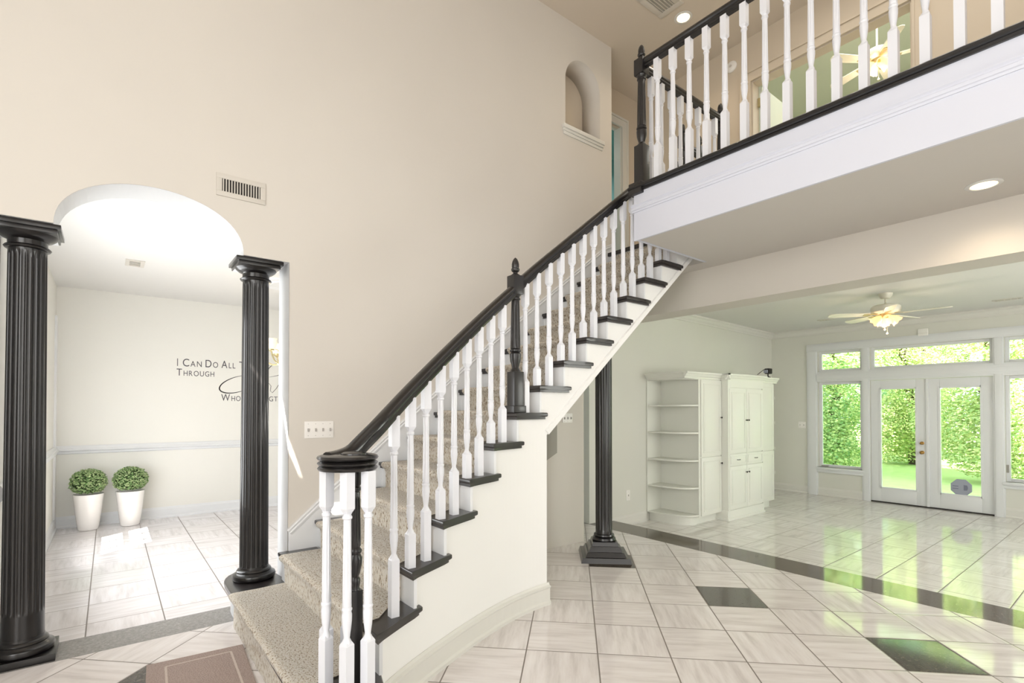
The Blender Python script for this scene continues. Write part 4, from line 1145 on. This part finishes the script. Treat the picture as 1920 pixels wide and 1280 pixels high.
# ------------------------------------------------------------------ door mat
t = thing('door_mat', 'mauve brown rug with a pale grooved border at the foot of the stairs', 'rug', (-3.4, .1, 0))
a = math.atan2(.047, .50)
px = [(-3.817, .19), (-3.765, .705), (-3.0, .655), (-3.0, .14)]
bm = bmesh.new(); prism(bm, [(x+3.4, y-.1) for x, y in px], 0.001, .014, .004); mk('pile', bm, 'mat', t, True)
bm = bmesh.new()
def strip(p, q, w=.006):
    p = Vector((p[0]+3.4, p[1]-.1, .0145)); q = Vector((q[0]+3.4, q[1]-.1, .0145)); d_ = (q-p).normalized(); n_ = Vector((-d_.y, d_.x, 0))*w
    bm.faces.new([bm.verts.new(v) for v in (p+n_, q+n_, q-n_, p-n_)])
strip((-3.72, .28), (-3.696, .624)); strip((-3.696, .624), (-3.1, .600)); strip((-3.72, .28), (-3.1, .25))
mk('border_groove', bm, 'mat_line', t)

# ------------------------------------------------------------------ garden
o = boxo('lawn', (-40, 30, YP+.3, 60, -.5, -.28), 'grass'); tag(o, 'mown green lawn beyond the patio doors', 'lawn', kind='stuff')
def crown_mesh(name, n, seed, R, H, size):
    rnd = random.Random(seed); bm = bmesh.new()
    blobs = [(Vector((rnd.uniform(-.55, .55)*R, rnd.uniform(-.45, .45)*R, rnd.uniform(.05, .90)*H)), rnd.uniform(.40, .62)*R) for _ in range(22)]
    for i in range(n):
        c, r = rnd.choice(blobs)
        d = Vector((rnd.gauss(0, 1), rnd.gauss(0, 1), rnd.gauss(0, 1))).normalized()
        p = c+d*r*rnd.uniform(.75, 1.05)
        if p.z < .05: p.z = rnd.uniform(.05, .5)
        nn = (d*.8+Vector((rnd.uniform(-1, 1), rnd.uniform(-1, 1), rnd.uniform(-.3, 1)))).normalized()
        u_ = nn.cross(Vector((.2, .1, 1))).normalized(); w_ = nn.cross(u_); s = size*rnd.uniform(.6, 1.5)
        bm.faces.new([bm.verts.new(v) for v in (p+u_*s, p+w_*s*.55, p-u_*s, p-w_*s*.55)])
    me = bpy.data.meshes.new(name); bm.to_mesh(me); bm.free(); return me
def trunk_mesh(H, seed):
    rnd = random.Random(seed); bm = bmesh.new()
    path = [(rnd.uniform(-.06, .06)*i, rnd.uniform(-.06, .06)*i, H*.7*i/6) for i in range(7)]
    tube(bm, path, .12, 8)
    for k in range(5):
        p = Vector(path[2+k % 4]); q = p+Vector((rnd.uniform(-.9, .9), rnd.uniform(-.6, .6), rnd.uniform(.5, 1.2)))
        tube(bm, [p, (p+q)/2+Vector((0, 0, .1)), q], .045, 6)
    me = bpy.data.meshes.new('trunk'); bmesh.ops.recalc_face_normals(bm, faces=bm.faces); bm.to_mesh(me); bm.free(); me.materials.append(M['bark']); return me
cms = [crown_mesh('foliage', 40000, 11, 1.5, 6.4, .036), crown_mesh('foliage', 40000, 12, 1.6, 7.2, .040), crown_mesh('foliage', 40000, 13, 1.5, 6.0, .035), crown_mesh('foliage', 34000, 14, 2.7, 9.0, .075), crown_mesh('foliage', 100, 15, 1.35, 2.6, .050)]
lv = ['leaf_a', 'leaf_b', 'leaf_c', 'leaf_b', 'leaf_a']
for me, k in zip(cms, lv): me.materials.append(M[k])
tks = [trunk_mesh(6.4, 21), trunk_mesh(7.2, 22), trunk_mesh(6.0, 23), trunk_mesh(9.0, 24), trunk_mesh(2.2, 25)]
spots = [(-9.7, 17.2, 1, 'deep green leafy tree at the far left of the garden'),
 (-6.15, 17.2, 0, 'bright green leafy tree seen through the left patio side window'),
 (-2.6, 17.2, 2, 'yellow-green leafy tree in front of the gap between right patio door and right side window'),
 (.95, 17.2, 1, 'deep green leafy tree right of the right patio side window'),
 (-8.9, 21.0, 2, 'yellow-green leafy tree behind the left end of the tree row'),
 (-5.2, 21.0, 2, 'yellow-green leafy tree seen through the left patio door between two nearer trees'),
 (-1.5, 21.0, 0, 'bright green leafy tree behind the nearer ones, seen through the right patio side window')]
for x, l in ((-13.5, 'leftmost'), (-7.0, 'second from left'), (-.5, 'third from left'), (6.0, 'rightmost')): spots.append((x, 26.2, 3, 'tall green tree of the back row beyond the lawn, '+l))
for i, (x, y, k, lab) in enumerate(spots):
    t = thing('leafy_shrub' if k == 4 else 'leafy_tree', lab, 'shrub' if k == 4 else 'tree', (x, y, -.26), i*1.3, {3: 'tall trees of the back row', 4: 'shrubs at the lawn edge'}.get(k, 'trees beyond the lawn'))
    o = bpy.data.objects.new('foliage', cms[k]); C.objects.link(o); o.parent = t
    o = bpy.data.objects.new('trunk', tks[k]); C.objects.link(o); o.parent = t
